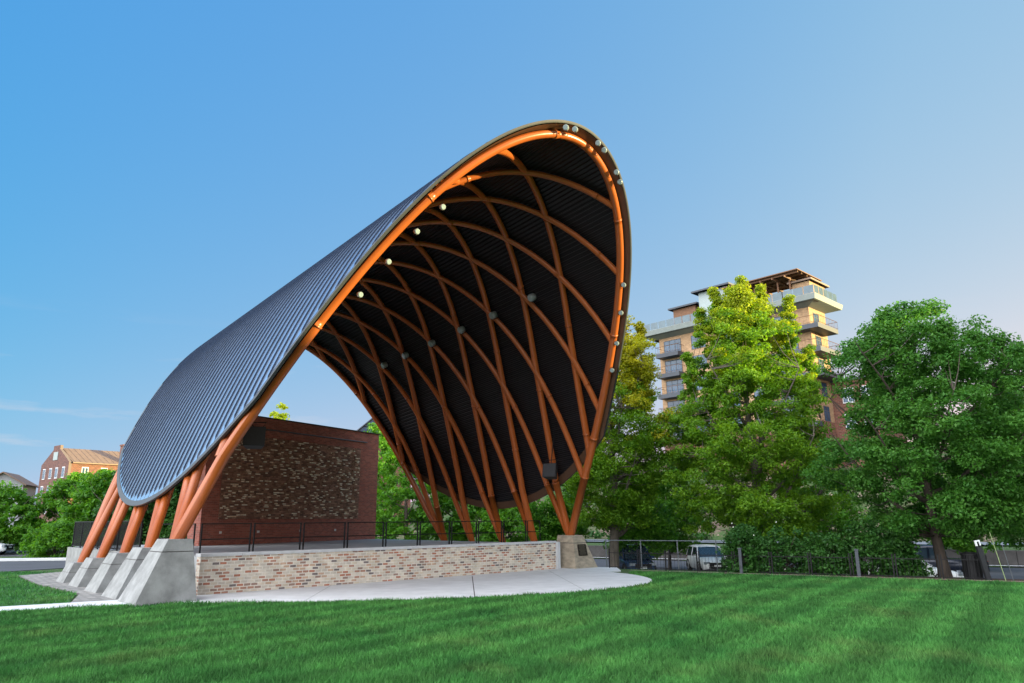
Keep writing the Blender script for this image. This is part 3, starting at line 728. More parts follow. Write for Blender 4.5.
# ------------------------------------------------------------------ buttresses
def buttress(b, material, label, group, plaque=False, zdrop=0.0):
    u0, w0, z0 = b; sgn = -1 if u0 < 0 else 1; top = OZ + z0 + 0.03
    t = thing('concrete_buttress', label, 'buttress', LW(u0, w0, -OZ), TH, group)
    hw_t, hw_b = 0.50, 0.50 + 0.20 * top
    ti, to = -0.36, 0.36; bi, bo = -0.36 - 0.10 * top, 0.36 + 0.50 * top
    def ringp(f):   # f 0 bottom .. 1 top, outward is +x*sgn
        a_ = bi + (ti - bi) * f; c_ = bo + (to - bo) * f; h_ = hw_b + (hw_t - hw_b) * f
        p = [(a_ * sgn, -h_), (c_ * sgn, -h_), (c_ * sgn, h_), (a_ * sgn, h_)]
        return [(x, y, -0.1 + (top + 0.1) * f) for x, y in (p if sgn > 0 else p[::-1])]
    def frust(f0, f1, shrink=0.0):
        m = MB(); A, B = ringp(f0), ringp(f1)
        if shrink: A = [(x * (1 - shrink), y * (1 - shrink), z) for x, y, z in A]; B = [(x * (1 - shrink), y * (1 - shrink), z) for x, y, z in B]
        for i in range(4): m.face([A[i], A[(i+1) % 4], B[(i+1) % 4], B[i]])
        m.face(B); m.face(A[::-1]); return m
    fj = 1 - 0.36 / (top + 0.1)
    frust(0, fj - 0.008).build('body', material, t)
    frust(fj - 0.008, fj + 0.006, 0.03).build('shadow_joint', M['retwall'], t)
    frust(fj + 0.006, 1).build('cap_block', material, t)
    if plaque:
        f0, f1 = 0.42, 0.74
        def fp(f, x, out): 
            h_ = hw_b + (hw_t - hw_b) * f; return Vector((x, -h_ - out, -0.1 + (top + 0.1) * f))
        m = MB(); x0, x1 = -0.16, 0.44
        a, b_, c, d = fp(f0, x0, 0.03), fp(f0, x1 + 0.03, 0.03), fp(f1, x1, 0.03), fp(f1, x0, 0.03)
        a2, b2, c2, d2 = fp(f0, x0, -0.02), fp(f0, x1 + 0.03, -0.02), fp(f1, x1, -0.02), fp(f1, x0, -0.02)
        m.face([a, b_, c, d]); m.face([a2, b2, b_, a]); m.face([b2, c2, c, b_]); m.face([c2, d2, d, c]); m.face([d2, a2, a, d])
        pl = m.build('plaque', M['bronze'], t)
        m = MB()
        for r_ in range(8):
            f = f1 - 0.035 - r_ * 0.034; wd = (0.20 if r_ == 0 else 0.24 - 0.03 * (r_ % 3)); xc = 0.14
            m.face([fp(f - 0.008, xc - wd, 0.034), fp(f - 0.008, xc + wd, 0.034), fp(f + 0.006, xc + wd, 0.034), fp(f + 0.006, xc - wd, 0.034)])
        m.build('raised_text', M['brass'], pl)
    return t
BL = ['large grey concrete buttress nearest the camera, left of the brick front wall', 'second concrete buttress in the left row, behind the large front one',
      'middle concrete buttress of the left row of five', 'fourth concrete buttress of the left row, lower than the middle one', 'small farthest concrete buttress of the left row beside the road']
for b, lb in zip(LEFT_BASE, BL): buttress(b, M['conc'], lb, 'buttresses under the left legs')
buttress(RIGHT_BASE[0], M['conc_tan'], 'tan concrete buttress with a dark bronze plaque at the right end of the stage', 'buttresses under the right legs', True)

# ------------------------------------------------------------------ stage
FZ = 1.30
st = thing('stage', 'raised concrete stage with a whitewashed brick front wall', 'stage', LW(0, 0, -OZ), TH)
m = MB(); m.box((0, 0.15, FZ / 2 - 0.07), (16.8, 0.30, FZ - 0.03)); m.build('brick_front_wall', M['wallbrick'], st)
m = MB()
for k in range(12):
    a_ = -8.42 + k * 16.84 / 12; m.box((a_ + 16.84 / 24, 0.17, FZ - 0.045), (16.84 / 12 - 0.012, 0.42, 0.10))
m.build('coping', M['cap'], st)
m = MB(); m.box((0, 8.6, FZ / 2 - 0.11), (16.6, 16.4, FZ)); m.build('floor_slab', M['floor'], st)
m = MB(); m.box((8.52, 0.15, 0.62), (0.2, 0.5, 1.28)); m.build('end_pier', M['cap'], st)
m = MB(); m.box((-8.45, 12.6, 0.5), (0.25, 8.7, 1.35)); m.build('side_wall', M['conc'], st)

# stage back building with its feature panel of rough projecting brick
pL, pR = Vector((-4.05, 12.1)), Vector((8.48, 16.0)); dr = (pR - pL).normalized(); LB = (pR - pL).length
hb = thing('brick_stage_wall', 'dark red brick stage wall with a panel of rough dark bricks, behind the stage', 'wall', LW(pL.x, pL.y, -OZ), TH + math.atan2(dr.y, dr.x))
HB = OZ + 6.16
m = MB(); m.box((LB / 2, 0.45, HB / 2), (LB, 0.9, HB)); m.build('wall', M['redbrick'], hb)
m = MB(); m.box((LB / 2, 0.45, HB + 0.03), (LB + 0.12, 1.02, 0.06)); m.build('parapet_cap', M['bronze'], hb)
px0, px1, pz0, pz1 = 1.0, LB - 1.75, FZ + 1.15, HB - 1.05
m = MB(); m.box(((px0 + px1) / 2, 0.02, (pz0 + pz1) / 2), (px1 - px0, 0.1, pz1 - pz0)); pn = m.build('rough_brick_panel', M['mixbrick'], hb)
m = MB(); r2 = random.Random(3); nrow = int((pz1 - pz0) / 0.085)
for r_ in range(nrow):
    x = px0 + r2.random() * 0.2
    while x < px1 - 0.28:
        p_ = r2.random(); cl = 0.5 + 0.5 * noise.noise(Vector((x * 0.9, r_ * 0.12, 1)))
        L = 0.10 + 0.11 * r2.random()
        if p_ < 0.14 + 0.26 * cl:
            m.box((x + L / 2, -0.05 - 0.02 * r2.random(), pz0 + (r_ + 0.5) * 0.085), (L, 0.05 + 0.04 * r2.random(), 0.052), mi=0 if r2.random() < 0.38 else 1)
        x += L + 0.02
m.build('projecting_bricks', [M['brick_tan'], M['brick_dark']], pn)
m = MB(); m.tube([(0.6, -0.06, HB - 0.62), (LB - 1.2, -0.06, HB - 0.62)], 0.035, 8); m.build('conduit', M['steel'], hb)
for x in (1.2, 3.6, 6.6, 9.4):
    m = MB(); m.box((x, -0.02, FZ + 0.5), (0.12, 0.06, 0.12)); m.build('outlet_box', M['white'], hb)

# ------------------------------------------------------------------ railings
def rail_panel(L, H=1.02):
    t = thing('railing_panel', 'black rail', 'railing', group='railing panels along the stage front')
    for x in (0.05, L - 0.05):
        m = MB(); m.box((x, 0, H / 2), (0.045, 0.045, H)); m.box((x, 0, 0.008), (0.11, 0.09, 0.016)); m.build('post', M['black'], t)
    for z in (H - 0.02, 0.48):
        m = MB(); m.box((L / 2, 0, z), (L - 0.147, 0.035, 0.038)); m.build('rail', M['black'], t)
    return t
us = [-8.05, -6.17, -4.22, -2.33, -0.53, 1.2, 2.93, 4.5, 6.07, 7.67, 9.2]
LBL = ['leftmost black railing panel on the stage front, beside the large concrete buttress', 'second railing panel from the left on the stage front', 'third railing panel from the left on the stage front',
       'fourth railing panel from the left, below the right part of the rough brick panel', 'fifth railing panel from the left, in front of the right edge of the brick building', 'sixth railing panel on the stage front, before green trees',
       'fourth railing panel from the right end of the stage', 'third railing panel from the right end of the stage', 'second railing panel from the right end of the stage', 'rightmost railing panel on the stage front, nearest the plaque buttress']
for k in range(10):
    t = rail_panel(us[k + 1] - us[k] - 0.04)
    if k == 9: t.scale = (0.62, 1, 1)
    t.location = LW(us[k], 1.2, FZ - 0.11 + 0.06 - OZ); t.rotation_euler = (0, 0, TH); t['label'] = LBL[k]
# side returns and the dark mesh railing at the rear left
for k, (u, w_, L, lb) in enumerate([(-8.2, 1.25, 1.9, 'black railing panel turning back along the left stage edge by the large buttress'), (-8.2, 3.25, 2.2, 'second black railing panel back along the left stage edge')]):
    t = rail_panel(L); t.location = LW(u, w_, FZ - 0.05 - OZ); t.rotation_euler = (0, 0, TH + math.pi / 2); t['label'] = lb; t['group'] = 'railing panels along the left stage edge'
t = thing('mesh_fence', 'black mesh railing on the low concrete wall behind the left legs', 'fence', LW(-8.45, 6.2, FZ - 0.13 - OZ), TH + math.pi / 2)
m = MB(); L = 10.4
for k in range(8):
    m = MB(); m.box((k * L / 7, 0, 0.6), (0.06, 0.06, 1.2)); m.build('post', M['black'], t)
m = MB(); m.box((L / 2, 0, 1.2), (L, 0.06, 0.05)); m.box((L / 2, 0, 0.08), (L, 0.05, 0.04)); m.build('rail', M['black'], t)
m = MB()
for k in range(int(L / 0.09)): m.box((k * 0.09 + 0.04, 0.0, 0.64), (0.03, 0.012, 1.08))
m.build('infill', M['black'], t)

# ------------------------------------------------------------------ trees and shrubs
def leaf_mesh(name, centres, radii, per, size, material, parent, seed, flat=0.62, aspect=0.62):
    """many small pointed leaves scattered through clumps"""
    r = np.random.default_rng(seed)
    C = np.repeat(centres, per, 0); Rr = np.repeat(radii, per)
    n = len(C)
    d = r.normal(size=(n, 3)); d /= np.linalg.norm(d, axis=1)[:, None]
    rr = r.random(n) ** 0.45
    P = C + d * (Rr * rr)[:, None] * np.array([1, 1, flat])
    nrm_ = d * 0.5 + np.array([0, 0, 0.65]) + r.normal(size=(n, 3)) * 0.55
    nrm_ /= np.linalg.norm(nrm_, axis=1)[:, None]
    a = np.cross(nrm_, r.normal(size=(n, 3))); a /= np.linalg.norm(a, axis=1)[:, None]
    b = np.cross(nrm_, a); s = size * (0.6 + 0.8 * r.random(n))[:, None]
    V = np.stack([P - a * s * 0.5, P + b * s * 0.5 * aspect - a * s * 0.08 - nrm_ * s * 0.08, P + a * s * 0.55 - nrm_ * s * 0.16, P - b * s * 0.5 * aspect - a * s * 0.08 - nrm_ * s * 0.08], 1).reshape(-1, 3)
    F = np.arange(4 * n).reshape(-1, 4)
    ct = np.repeat(r.random(len(centres)), per)
    tint = np.clip(0.45 * ct + 0.55 * r.random(n), 0, 1)
    return np_mesh(name, V, F, material, parent, np.repeat(tint, 4))

def crown_points(rs, n, env, z0, z1, gap_seed, spires=None, shell_bias=0.42, gap=0.0):
    out = []
    tries = 0
    while len(out) < n and tries < n * 30:
        tries += 1
        f = rs.random(); z = z0 + (z1 - z0) * f
        Rm = float(np.interp(f, [e[0] for e in env], [e[1] for e in env]))
        if rs.random() > (Rm / max(e[1] for e in env)) ** 1.0 + 0.08: continue
        an = rs.random() * 2 * math.pi
        Rm *= 0.86 + 0.30 * noise.noise(Vector((math.cos(an) * 1.3 + gap_seed, math.sin(an) * 1.3, z * 0.33))) * 1.6
        r_ = Rm * (shell_bias + (1 - shell_bias) * rs.random() ** 0.6) if rs.random() < 0.85 else Rm * rs.random()
        p = Vector((math.cos(an) * r_, math.sin(an) * r_, z))
        if noise.noise(Vector((p.x * 0.42 + gap_seed * 3, p.y * 0.42, p.z * 0.5))) < -0.30 + gap: continue
        out.append(p)
    if spires:
        for sx, sy, zb, zt, rb in spires:
            k = int((zt - zb) / 0.15)
            for i in range(k):
                f = i / k; r_ = rb * (1 - f) ** 0.8 + 0.04
                an = rs.random() * 6.28; q = r_ * rs.random() ** 0.5
                lean = 0.25 * f
                out.append(Vector((sx * (1 + lean) + math.cos(an) * q, sy * (1 + lean) + math.sin(an) * q, zb + (zt - zb) * f)))
    return out

def make_tree(name, label, loc, H, env, z0, nclump, per, leaf, material, seed, trunk_r=0.2, fork=1.8, nlimb=9, group=None, spires=None,
              clump_r=(0.45, 0.75), bark='bark', lean=(0, 0), top_mat=None, gap=0.0, detail=True, rz=0.0):
    rs = random.Random(seed)
    t = thing(name, label, 'tree', loc, rz, group)
    pts = crown_points(rs, nclump, env, z0, H, seed * 1.37, spires, gap=gap)
    m = MB()
    # trunk: tapered, slightly crooked, flared foot
    ax = lambda z: Vector((lean[0] * z / H + 0.10 * math.sin(z * 0.6 + seed), lean[1] * z / H + 0.10 * math.cos(z * 0.5 + seed), z))
    zt = H * 0.88; tp, tr = [], []
    for i in range(16):
        z = -0.3 + (zt + 0.3) * i / 15
        tp.append(ax(max(z, 0)) if z >= 0 else ax(0) + Vector((0, 0, z)))
        f = max(z, 0) / zt; tr.append(trunk_r * max(0, 1 - f) ** 0.85 + 0.015 + trunk_r * 0.5 * math.exp(-max(z, 0) / 0.25))
    m.tube(tp, tr, 10)
    # limbs
    limbs = []
    for i in range(nlimb):
        zb = fork + (H * 0.62 - fork) * (i / nlimb) ** 1.15
        an = i * 2.4 + rs.random() * 0.8
        f = min(1, (zb + (H - zb) * 0.35 - z0) / (H - z0))
        Rm = float(np.interp(max(0, f), [e[0] for e in env], [e[1] for e in env])) * (0.72 + 0.2 * rs.random())
        zl = zb + Rm * (0.7 + 0.5 * rs.random()); zl = min(zl, H * 0.93)
        P = []
        for k in range(9):
            s = k / 8
            c = ax(zb + (zl - zb) * s ** 1.25)
            r_ = Rm * (s ** 0.85)
            wob = 0.14 * Rm * 0.3 * math.sin(s * 5 + i)
            P.append(Vector((c.x + math.cos(an + wob * 0.3) * r_, c.y + math.sin(an + wob * 0.3) * r_, c.z)))
        r0 = trunk_r * (0.55 - 0.25 * i / nlimb)
        m.tube(P, [r0 * (1 - 0.88 * k / 8) + 0.006 for k in range(9)], 7, caps=False)
        limbs.append(P)
    if detail:
        nodes = [(p, 0.035) for L in limbs for p in L[2:]] + [(ax(z), 0.03) for z in np.linspace(fork, zt, 14)]
        for p in pts[:: (1 if len(pts) < 260 else 2)]:
            best = min(nodes, key=lambda q: (q[0] - p).length + (1.6 if q[0].z > p.z - 0.1 else 0))
            q = best[0]
            if (q - p).length < 0.25 or (q - p).length > 4.5: continue
            mid = (q + p) / 2 + Vector((rs.uniform(-.1, .1), rs.uniform(-.1, .1), -0.08 * (p - q).length))
            m.tube([q, mid, p], [0.028, 0.018, 0.007], 4, caps=False)
    m.build('trunk', M[bark], t)
    cen = np.array([p[:] for p in pts]); rad_ = np.array([rs.uniform(*clump_r) for _ in pts])
    if spires:
        ns = sum(int((s[3] - s[2]) / 0.15) for s in spires); rad_[-ns:] = 0.36
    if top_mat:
        zs = cen[:, 2] + np.array([rs.uniform(-2.8, 2.8) for _ in pts]); hi_ = zs > top_mat[1]  # upper clumps take the leaves coloured as if sunlit
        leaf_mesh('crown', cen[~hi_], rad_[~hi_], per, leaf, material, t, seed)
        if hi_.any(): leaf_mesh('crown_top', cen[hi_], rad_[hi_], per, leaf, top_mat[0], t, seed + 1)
    else:
        leaf_mesh('crown', cen, rad_, per, leaf, material, t, seed)
    return t

def gz(x, y): return terrain(x, y) - 0.03
def at(x, y): return (x, y, gz(x, y))
# the three large maples on the right
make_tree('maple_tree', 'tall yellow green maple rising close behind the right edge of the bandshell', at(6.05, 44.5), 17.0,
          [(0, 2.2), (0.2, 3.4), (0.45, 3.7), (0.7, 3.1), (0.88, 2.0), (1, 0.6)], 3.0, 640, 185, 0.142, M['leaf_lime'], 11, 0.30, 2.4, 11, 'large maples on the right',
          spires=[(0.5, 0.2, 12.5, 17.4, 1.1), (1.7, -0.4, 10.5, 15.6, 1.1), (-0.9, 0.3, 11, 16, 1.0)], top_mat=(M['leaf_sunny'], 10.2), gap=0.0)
make_tree('maple_tree', 'broad maple with several pointed tops tinted sunlit yellow green in front of the apartment tower', at(13.9, 42.0), 17.2,
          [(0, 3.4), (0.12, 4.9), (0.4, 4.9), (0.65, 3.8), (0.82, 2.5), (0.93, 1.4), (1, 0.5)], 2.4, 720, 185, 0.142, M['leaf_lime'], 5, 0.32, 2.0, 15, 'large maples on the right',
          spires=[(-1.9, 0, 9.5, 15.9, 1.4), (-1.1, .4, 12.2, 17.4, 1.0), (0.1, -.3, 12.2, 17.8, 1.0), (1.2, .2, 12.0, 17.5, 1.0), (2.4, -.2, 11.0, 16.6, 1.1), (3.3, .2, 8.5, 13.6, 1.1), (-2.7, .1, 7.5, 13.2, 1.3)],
          top_mat=(M['leaf_sun_gold'], 14.0), gap=0.0)
make_tree('maple_tree', 'round deep green maple with a leaning trunk behind the black fence at the right', at(17.6, 30.6), 11.5,
          [(0, 2.4), (0.1, 3.9), (0.3, 4.8), (0.55, 4.7), (0.75, 3.8), (0.9, 2.4), (1, 0.8)], 1.75, 760, 195, 0.125, M['leaf_deep'], 23, 0.21, 1.7, 14, 'large maples on the right', clump_r=(0.4, 0.68), bark='bark_dark', lean=(-0.8, 0), gap=-0.02)
make_tree('maple_tree', 'deep green maple cut by the right edge of the picture, behind the round one', at(26.6, 37.0), 11.9,
          [(0, 2.2), (0.15, 3.6), (0.45, 4.0), (0.7, 3.2), (0.9, 1.8), (1, 0.6)], 2.0, 480, 160, 0.14, M['leaf_deep'], 31, 0.2, 1.9, 11, 'large maples on the right', bark='bark_dark')
# smaller, brighter trees standing below and behind them
SM = [((7.9, 47.5), 6.3, 2.7, 'low bright green tree with a thin trunk under the tall maple', 41), ((20.6, 50.0), 7.4, 3.3, 'bright green young tree behind the gap between the two big maples', 42),
      ((11.0, 52.5), 7.6, 3.0, 'young green tree behind the white car', 43), ((2.6, 49.0), 6.4, 2.5, 'small dark green tree just behind the plaque buttress', 44), ((29.5, 49.0), 6.5, 2.8, 'small green tree low at the right edge, beyond the street', 45)]
for (x, y), H, Rm, lb, sd in SM:
    make_tree('young_tree', lb, at(x, y), H, [(0, Rm * 0.6), (0.3, Rm), (0.65, Rm * 0.85), (1, 0.5)], 1.3, 170, 110, 0.18, M['leaf_mid'], sd, 0.10, 1.1, 8, 'young trees under the maples', gap=0.05)
# trees seen through and behind the stage
BK = [((-8.8, 60), 9.4, 3.4, 'green tree just right of the brick stage wall, seen through the bandshell', 51), ((-5.0, 63), 7.0, 3.2, 'green tree behind the middle of the right lattice legs', 52),
      ((-1.0, 61), 6.2, 3.0, 'low light green tree behind the stage railing, left of the hillside', 53), ((-12.5, 66), 11.0, 3.8, 'tall green tree rising behind the right end of the brick stage wall', 54),
      ((-24.5, 76), 14.6, 3.0, 'narrow tree whose yellow tip shows above the brick stage wall', 55)]
for (x, y), H, Rm, lb, sd in BK:
    make_tree('background_tree', lb, at(x, y), H, [(0, Rm * 0.75), (0.25, Rm), (0.6, Rm * 0.85), (0.85, Rm * 0.5), (1, 0.5)], 0.8, 170, 60, 0.27, M['leaf_mid'] if sd != 55 else M['leaf_sun_gold'], sd, 0.14, 1.2, 8, 'trees behind the stage', detail=False)
# tree belt on the left
LBT = [((-47.5, 63), 5.7, 4.0, 'bright green tree at the left edge of the picture'), ((-42, 60), 5.6, 4.0, 'second bright green tree from the left edge'), ((-37.2, 62), 6.3, 3.8, 'bright green tree below the left end of the brick mill'),
       ((-32.6, 59), 6.8, 3.6, 'green tree below the middle of the brick mill'), ((-29.0, 56.0), 7.2, 3.4, 'green tree left of the orange legs, below the mill chimney'), ((-25.6, 53), 8.2, 3.3, 'dark green tree directly behind the orange left legs'),
       ((-22.4, 52.5), 7.2, 3.2, 'green tree between the left legs and the brick stage wall'), ((-55, 66), 5.4, 4.0, 'bright green tree beyond the left picture edge')]
for k, ((x, y), H, Rm, lb) in enumerate(LBT):
    make_tree('belt_tree', lb, at(x, y), H, [(0, Rm * 0.85), (0.25, Rm), (0.6, Rm * 0.9), (0.85, Rm * 0.55), (1, 0.6)], 0.5, 230, 60, 0.27, M['leaf_mid'] if k not in (4, 5, 6) else M['leaf_shrub'], 60 + k, 0.14, 1.0, 8, 'tree belt on the left', detail=False)

def make_shrub(name, label, loc, rx, ry, H, n, per, leaf, material, seed, group=None, flowers=0, clump=(0.22, 0.4)):
    rs = random.Random(seed); t = thing(name, label, 'shrub', loc, 0, group)
    P = []
    while len(P) < n:
        a, b, c = rs.uniform(-1, 1), rs.uniform(-1, 1), rs.random()
        d = math.sqrt(a * a + b * b + (c * 0.95) ** 2)
        d *= 1 + 0.35 * noise.noise(Vector((a * 2 + seed, b * 2, c * 2)))
        if 0.5 < d < 1: P.append(Vector((a * rx, b * ry, c * H)))
    m = MB()
    for p in P[::5]: m.tube([(p.x * 0.15, p.y * 0.15, -0.05), (p.x * 0.5, p.y * 0.5, p.z * 0.55), p], [0.025, 0.016, 0.005], 4, caps=False)
    m.build('stem', M['bark_dark'], t)
    cen = np.array([p[:] for p in P]); rad_ = np.array([rs.uniform(*clump) for _ in P])
    leaf_mesh('foliage', cen, rad_, per, leaf, material, t, seed)
    if flowers:
        m = MB()
        for p in rs.sample(P, flowers):
            q = p * 1.06; m.tube([q + Vector((0, -0.02, 0.16)), q + Vector((0, -0.05, 0.20))], [0.03, 0.012], 6)
        m.build('blossom', M['flower'], t)['kind'] = 'stuff'
    return t
HG = [((10.25, 33.0), 1.05, 1.1, 2.0, 'flowering green shrub with white blossoms beside the white car', 9), ((11.7, 32.6), 1.3, 1.1, 1.9, 'green shrub right of the blossoming one, behind the black fence', 8), ((13.2, 31.4), 0.95, 1.0, 1.65, 'lower green shrub in the dip of the hedge', 2),
      ((14.6, 31.0), 1.15, 1.1, 2.15, 'tall green shrub left of the leaning maple trunk', 3), ((15.6, 30.3), 0.8, 0.9, 1.7, 'rightmost green shrub of the hedge, partly covering the white car bonnet', 2)]
for k, ((x, y), rx, ry, H, lb, fl_) in enumerate(HG):
    make_shrub('hedge_shrub', lb, at(x, y), rx, ry, H, 170, 40, 0.13, M['leaf_shrub'], 80 + k, 'hedge behind the black fence', fl_)
LS = [((-31.5, 51.5), 2.3, 1.6, 2.4, 'rounded green bush beside the parking area on the left'), ((-28.3, 51.0), 1.7, 1.3, 1.9, 'small round green bush in front of the left trees'), ((-26.4, 50.8), 1.8, 1.3, 1.7, 'green bush left of the small concrete wall'), ((-23.5, 50.6), 1.6, 1.3, 2.2, 'dark green bush behind the low wall by the left legs')]
for k, ((x, y), rx, ry, H, lb) in enumerate(LS):
    make_shrub('round_bush', lb, at(x, y), rx, ry, H, 190, 46, 0.17, M['leaf_mid'] if k < 2 else M['leaf_shrub'], 90 + k, 'bushes along the left road', 0, (0.28, 0.5))
# scrub over the hillside: no one could count it
rs = np.random.default_rng(5); cen = []
while len(cen) < 420:
    t_ = 46.5 + 34 * rs.random() ** 1.3; s_ = -22 + 95 * rs.random()
    x, y = EDGE[0] + EDN[1] * s_ + EDN[0] * t_, EDGE[1] - EDN[0] * s_ + EDN[1] * t_
    if noise.noise(Vector((x * 0.11, y * 0.11, 2.0))) < -0.02 - 0.012 * (t_ - 47): continue
    for k in range(6): cen.append((x + rs.normal() * 0.7, y + rs.normal() * 0.7, terrain(x, y) + 0.25 + 0.5 * rs.random()))
cen = np.array(cen)
tag(leaf_mesh('hillside_scrub', cen, 0.5 + 0.5 * rs.random(len(cen)), 40, 0.34, M['leaf_shrub'], None, 17), 'low green scrub covering the rocky hillside', 'scrub', kind='stuff')
m = MB(); rs2 = random.Random(9)
for k in range(420):
    t_ = 46 + 18 * rs2.random(); s_ = -15 + 80 * rs2.random()
    x, y = EDGE[0] + EDN[1] * s_ + EDN[0] * t_, EDGE[1] - EDN[0] * s_ + EDN[1] * t_; r_ = 0.15 + 0.4 * rs2.random() ** 2
    c = Vector((x, y, terrain(x, y) + r_ * 0.2)); q = [c + Vector((math.cos(a + k) * r_ * rs2.uniform(.7, 1.2), math.sin(a + k) * r_ * rs2.uniform(.7, 1.2), -0.3 * r_)) for a in (0, 1.25, 2.5, 3.75, 5)]
    tp = c + Vector((rs2.uniform(-.2, .2) * r_, rs2.uniform(-.2, .2) * r_, r_ * 0.7))
    for i in range(5): m.face([q[i], q[(i + 1) % 5], tp])
tag(m.build('hillside_rocks', mat('tan_rock', (0.24, 0.19, 0.14), 0.9, 0, 0.35, 2.5, 0.5, 8)), 'loose tan rocks strewn over the lower hillside', 'rocks', kind='stuff')

# ------------------------------------------------------------------ vehicles
def make_car(name, label, loc, heading, paint, kind='suv', cat='car'):
    """length along local x (front at +x)"""
    t = thing(name, label, cat, loc, heading)
    if kind == 'suv': L, W, Hh, belt, hood = 4.7, 1.86, 1.72, 1.05, 1.05
    elif kind == 'van': L, W, Hh, belt, hood = 4.9, 1.9, 1.82, 1.05, 1.0
    elif kind == 'pickup': L, W, Hh, belt, hood = 5.6, 1.95, 1.85, 1.12, 1.12
    else: L, W, Hh, belt, hood = 4.5, 1.8, 1.46, 0.95, 0.92
    h = L / 2
    # lower body stations: x, bottom, top, half width
    if kind == 'suv': ST = [(-h, .5, .86, .74), (-h + .07, .36, .98, .86), (-h + .5, .30, belt, .92), (-.6, .28, belt, .93), (.75, .28, belt - .01, .93), (1.0, .28, belt - .02, .925), (h - .55, .30, hood - .1, .90), (h - .18, .32, hood - .24, .83), (h - .04, .38, .72, .72), (h, .44, .62, .66)]
    elif kind == 'van': ST = [(-h, .45, .95, .80), (-h + .06, .34, belt, .90), (-h + .5, .28, belt, .94), (.6, .28, belt, .94), (1.2, .28, belt - .05, .93), (h - .5, .3, hood - .15, .88), (h - .1, .34, .75, .78), (h, .42, .62, .68)]
    elif kind == 'pickup': ST = [(-h, .55, 1.05, .90), (-h + .05, .45, belt, .95), (-1.0, .40, belt, .96), (.9, .38, belt, .96), (1.2, .38, belt - .02, .95), (h - .3, .4, hood - .08, .93), (h - .05, .45, .95, .88), (h, .5, .8, .84)]
    else: ST = [(-h, .45, .8, .70), (-h + .1, .32, belt - .03, .82), (-h + .7, .26, belt, .88), (.7, .26, belt, .89), (1.0, .26, belt - .03, .88), (h - .5, .28, .78, .84), (h - .12, .3, .66, .74), (h, .38, .56, .64)]
    m = MB(); rows = []
    for x, zb, zt, hw in ST:
        rows.append([(x, -hw * .90, zb), (x, -hw, zb + (zt - zb) * .3), (x, -hw, zb + (zt - zb) * .66), (x, -hw * .955, zt - .05), (x, -hw * .86, zt), (x, 0, zt + .025), (x, hw * .86, zt), (x, hw * .955, zt - .05), (x, hw, zb + (zt - zb) * .66), (x, hw, zb + (zt - zb) * .3), (x, hw * .90, zb), (x, 0, zb), (x, -hw * .90, zb)])
    m.grid(rows, smooth=True); m.face(rows[0][:-1]); m.face(rows[-1][:-1][::-1])
    m.build('body', paint, t)
    # cabin: glass band below a painted roof
    if kind == 'suv': x0b, x0t, x1t, x1b = -h + .12, -h + .45, .35, 1.12
    elif kind == 'van': x0b, x0t, x1t, x1b = -h + .08, -h + .3, .55, 1.4
    elif kind == 'pickup': x0b, x0t, x1t, x1b = -1.0, -.8, .55, 1.25
    else: x0b, x0t, x1t, x1b = -h + .5, -h + 1.15, .2, 1.05
    wb, wt = W / 2 - .07, W / 2 - .23; zb, zt = belt - .03, Hh - .09
    def panel(nm, pts, material, par=t, thick=0.012):
        mm = MB(); pts = [Vector(p) for p in pts]; n_ = (pts[1] - pts[0]).cross(pts[2] - pts[0]).normalized() * thick
        mm.face([p + n_ for p in pts]); mm.face([p - n_ for p in pts][::-1])
        for i in range(len(pts)):
            a_, b_ = pts[i], pts[(i + 1) % len(pts)]; mm.face([a_ - n_, b_ - n_, b_ + n_, a_ + n_])
        return mm.build(nm, material, par)
    ins = .06
    panel('windshield', [(x1b - .02, -wb + ins, zb), (x1b - .02, wb - ins, zb), (x1t + .01, wt - ins, zt), (x1t + .01, -wt + ins, zt)], M['carglass'])
    panel('rear_window', [(x0b + .03, wb - ins, zb), (x0b + .03, -wb + ins, zb), (x0t - .01, -wt + ins, zt), (x0t - .01, wt - ins, zt)], M['carglass'])
    for sd in (-1, 1):
        xm = (x0t + x1t) / 2 + .1
        def sp(x, f): return (x, sd * (wb + (wt - wb) * f), zb + (zt - zb) * f)
        for xa_b, xb_b, xa_t, xb_t in ((xm + .05, x1b - .12, xm + .05, x1t - .06), (x0b + .22, xm - .05, x0t + .14, xm - .05)):
            q = [sp(xa_b, .06), sp(xb_b, .06), sp(xb_t, .95), sp(xa_t, .95)]
            panel('side_window', q if sd < 0 else q[::-1], M['carglass'])
        # pillars
        mm = MB()
        for xb_, xt_ in ((x1b - .06, x1t - .02), (xm, xm), (x0b + .12, x0t + .06)):
            p0, p1 = Vector(sp(xb_, 0)), Vector(sp(xt_, 1)); mm.tube([p0, p1], .045, 6)
        mm.build('pillars', paint, t)
    m = MB(); n_ = 7; rows = []
    for i, (x, zz_, ww) in enumerate([(x0t - .06, zt - .03, wt - .05), (x0t + .15, Hh - .03, wt), ((x0t + x1t) / 2, Hh, wt + .02), (x1t - .2, Hh - .02, wt), (x1t + .06, zt - .02, wt - .05)]):
        rows.append([(x, -ww - .02, zt - .03), (x, -ww, zz_ - .01), (x, -ww * .6, zz_ + .02), (x, 0, zz_ + .03), (x, ww * .6, zz_ + .02), (x, ww, zz_ - .01), (x, ww + .02, zt - .03)])
    m.grid(rows, smooth=True); m.build('roof', paint, t)
    m = MB(); m.box(((x0t + x1t) / 2, 0, (zb + zt) / 2 - .06), (x1t - x0t - .3, W - .66, zt - zb - .1)); m.build('seats', M['black'], t)
    # wheels
    rw_ = .36 if kind in ('suv', 'van') else .40 if kind == 'pickup' else .33
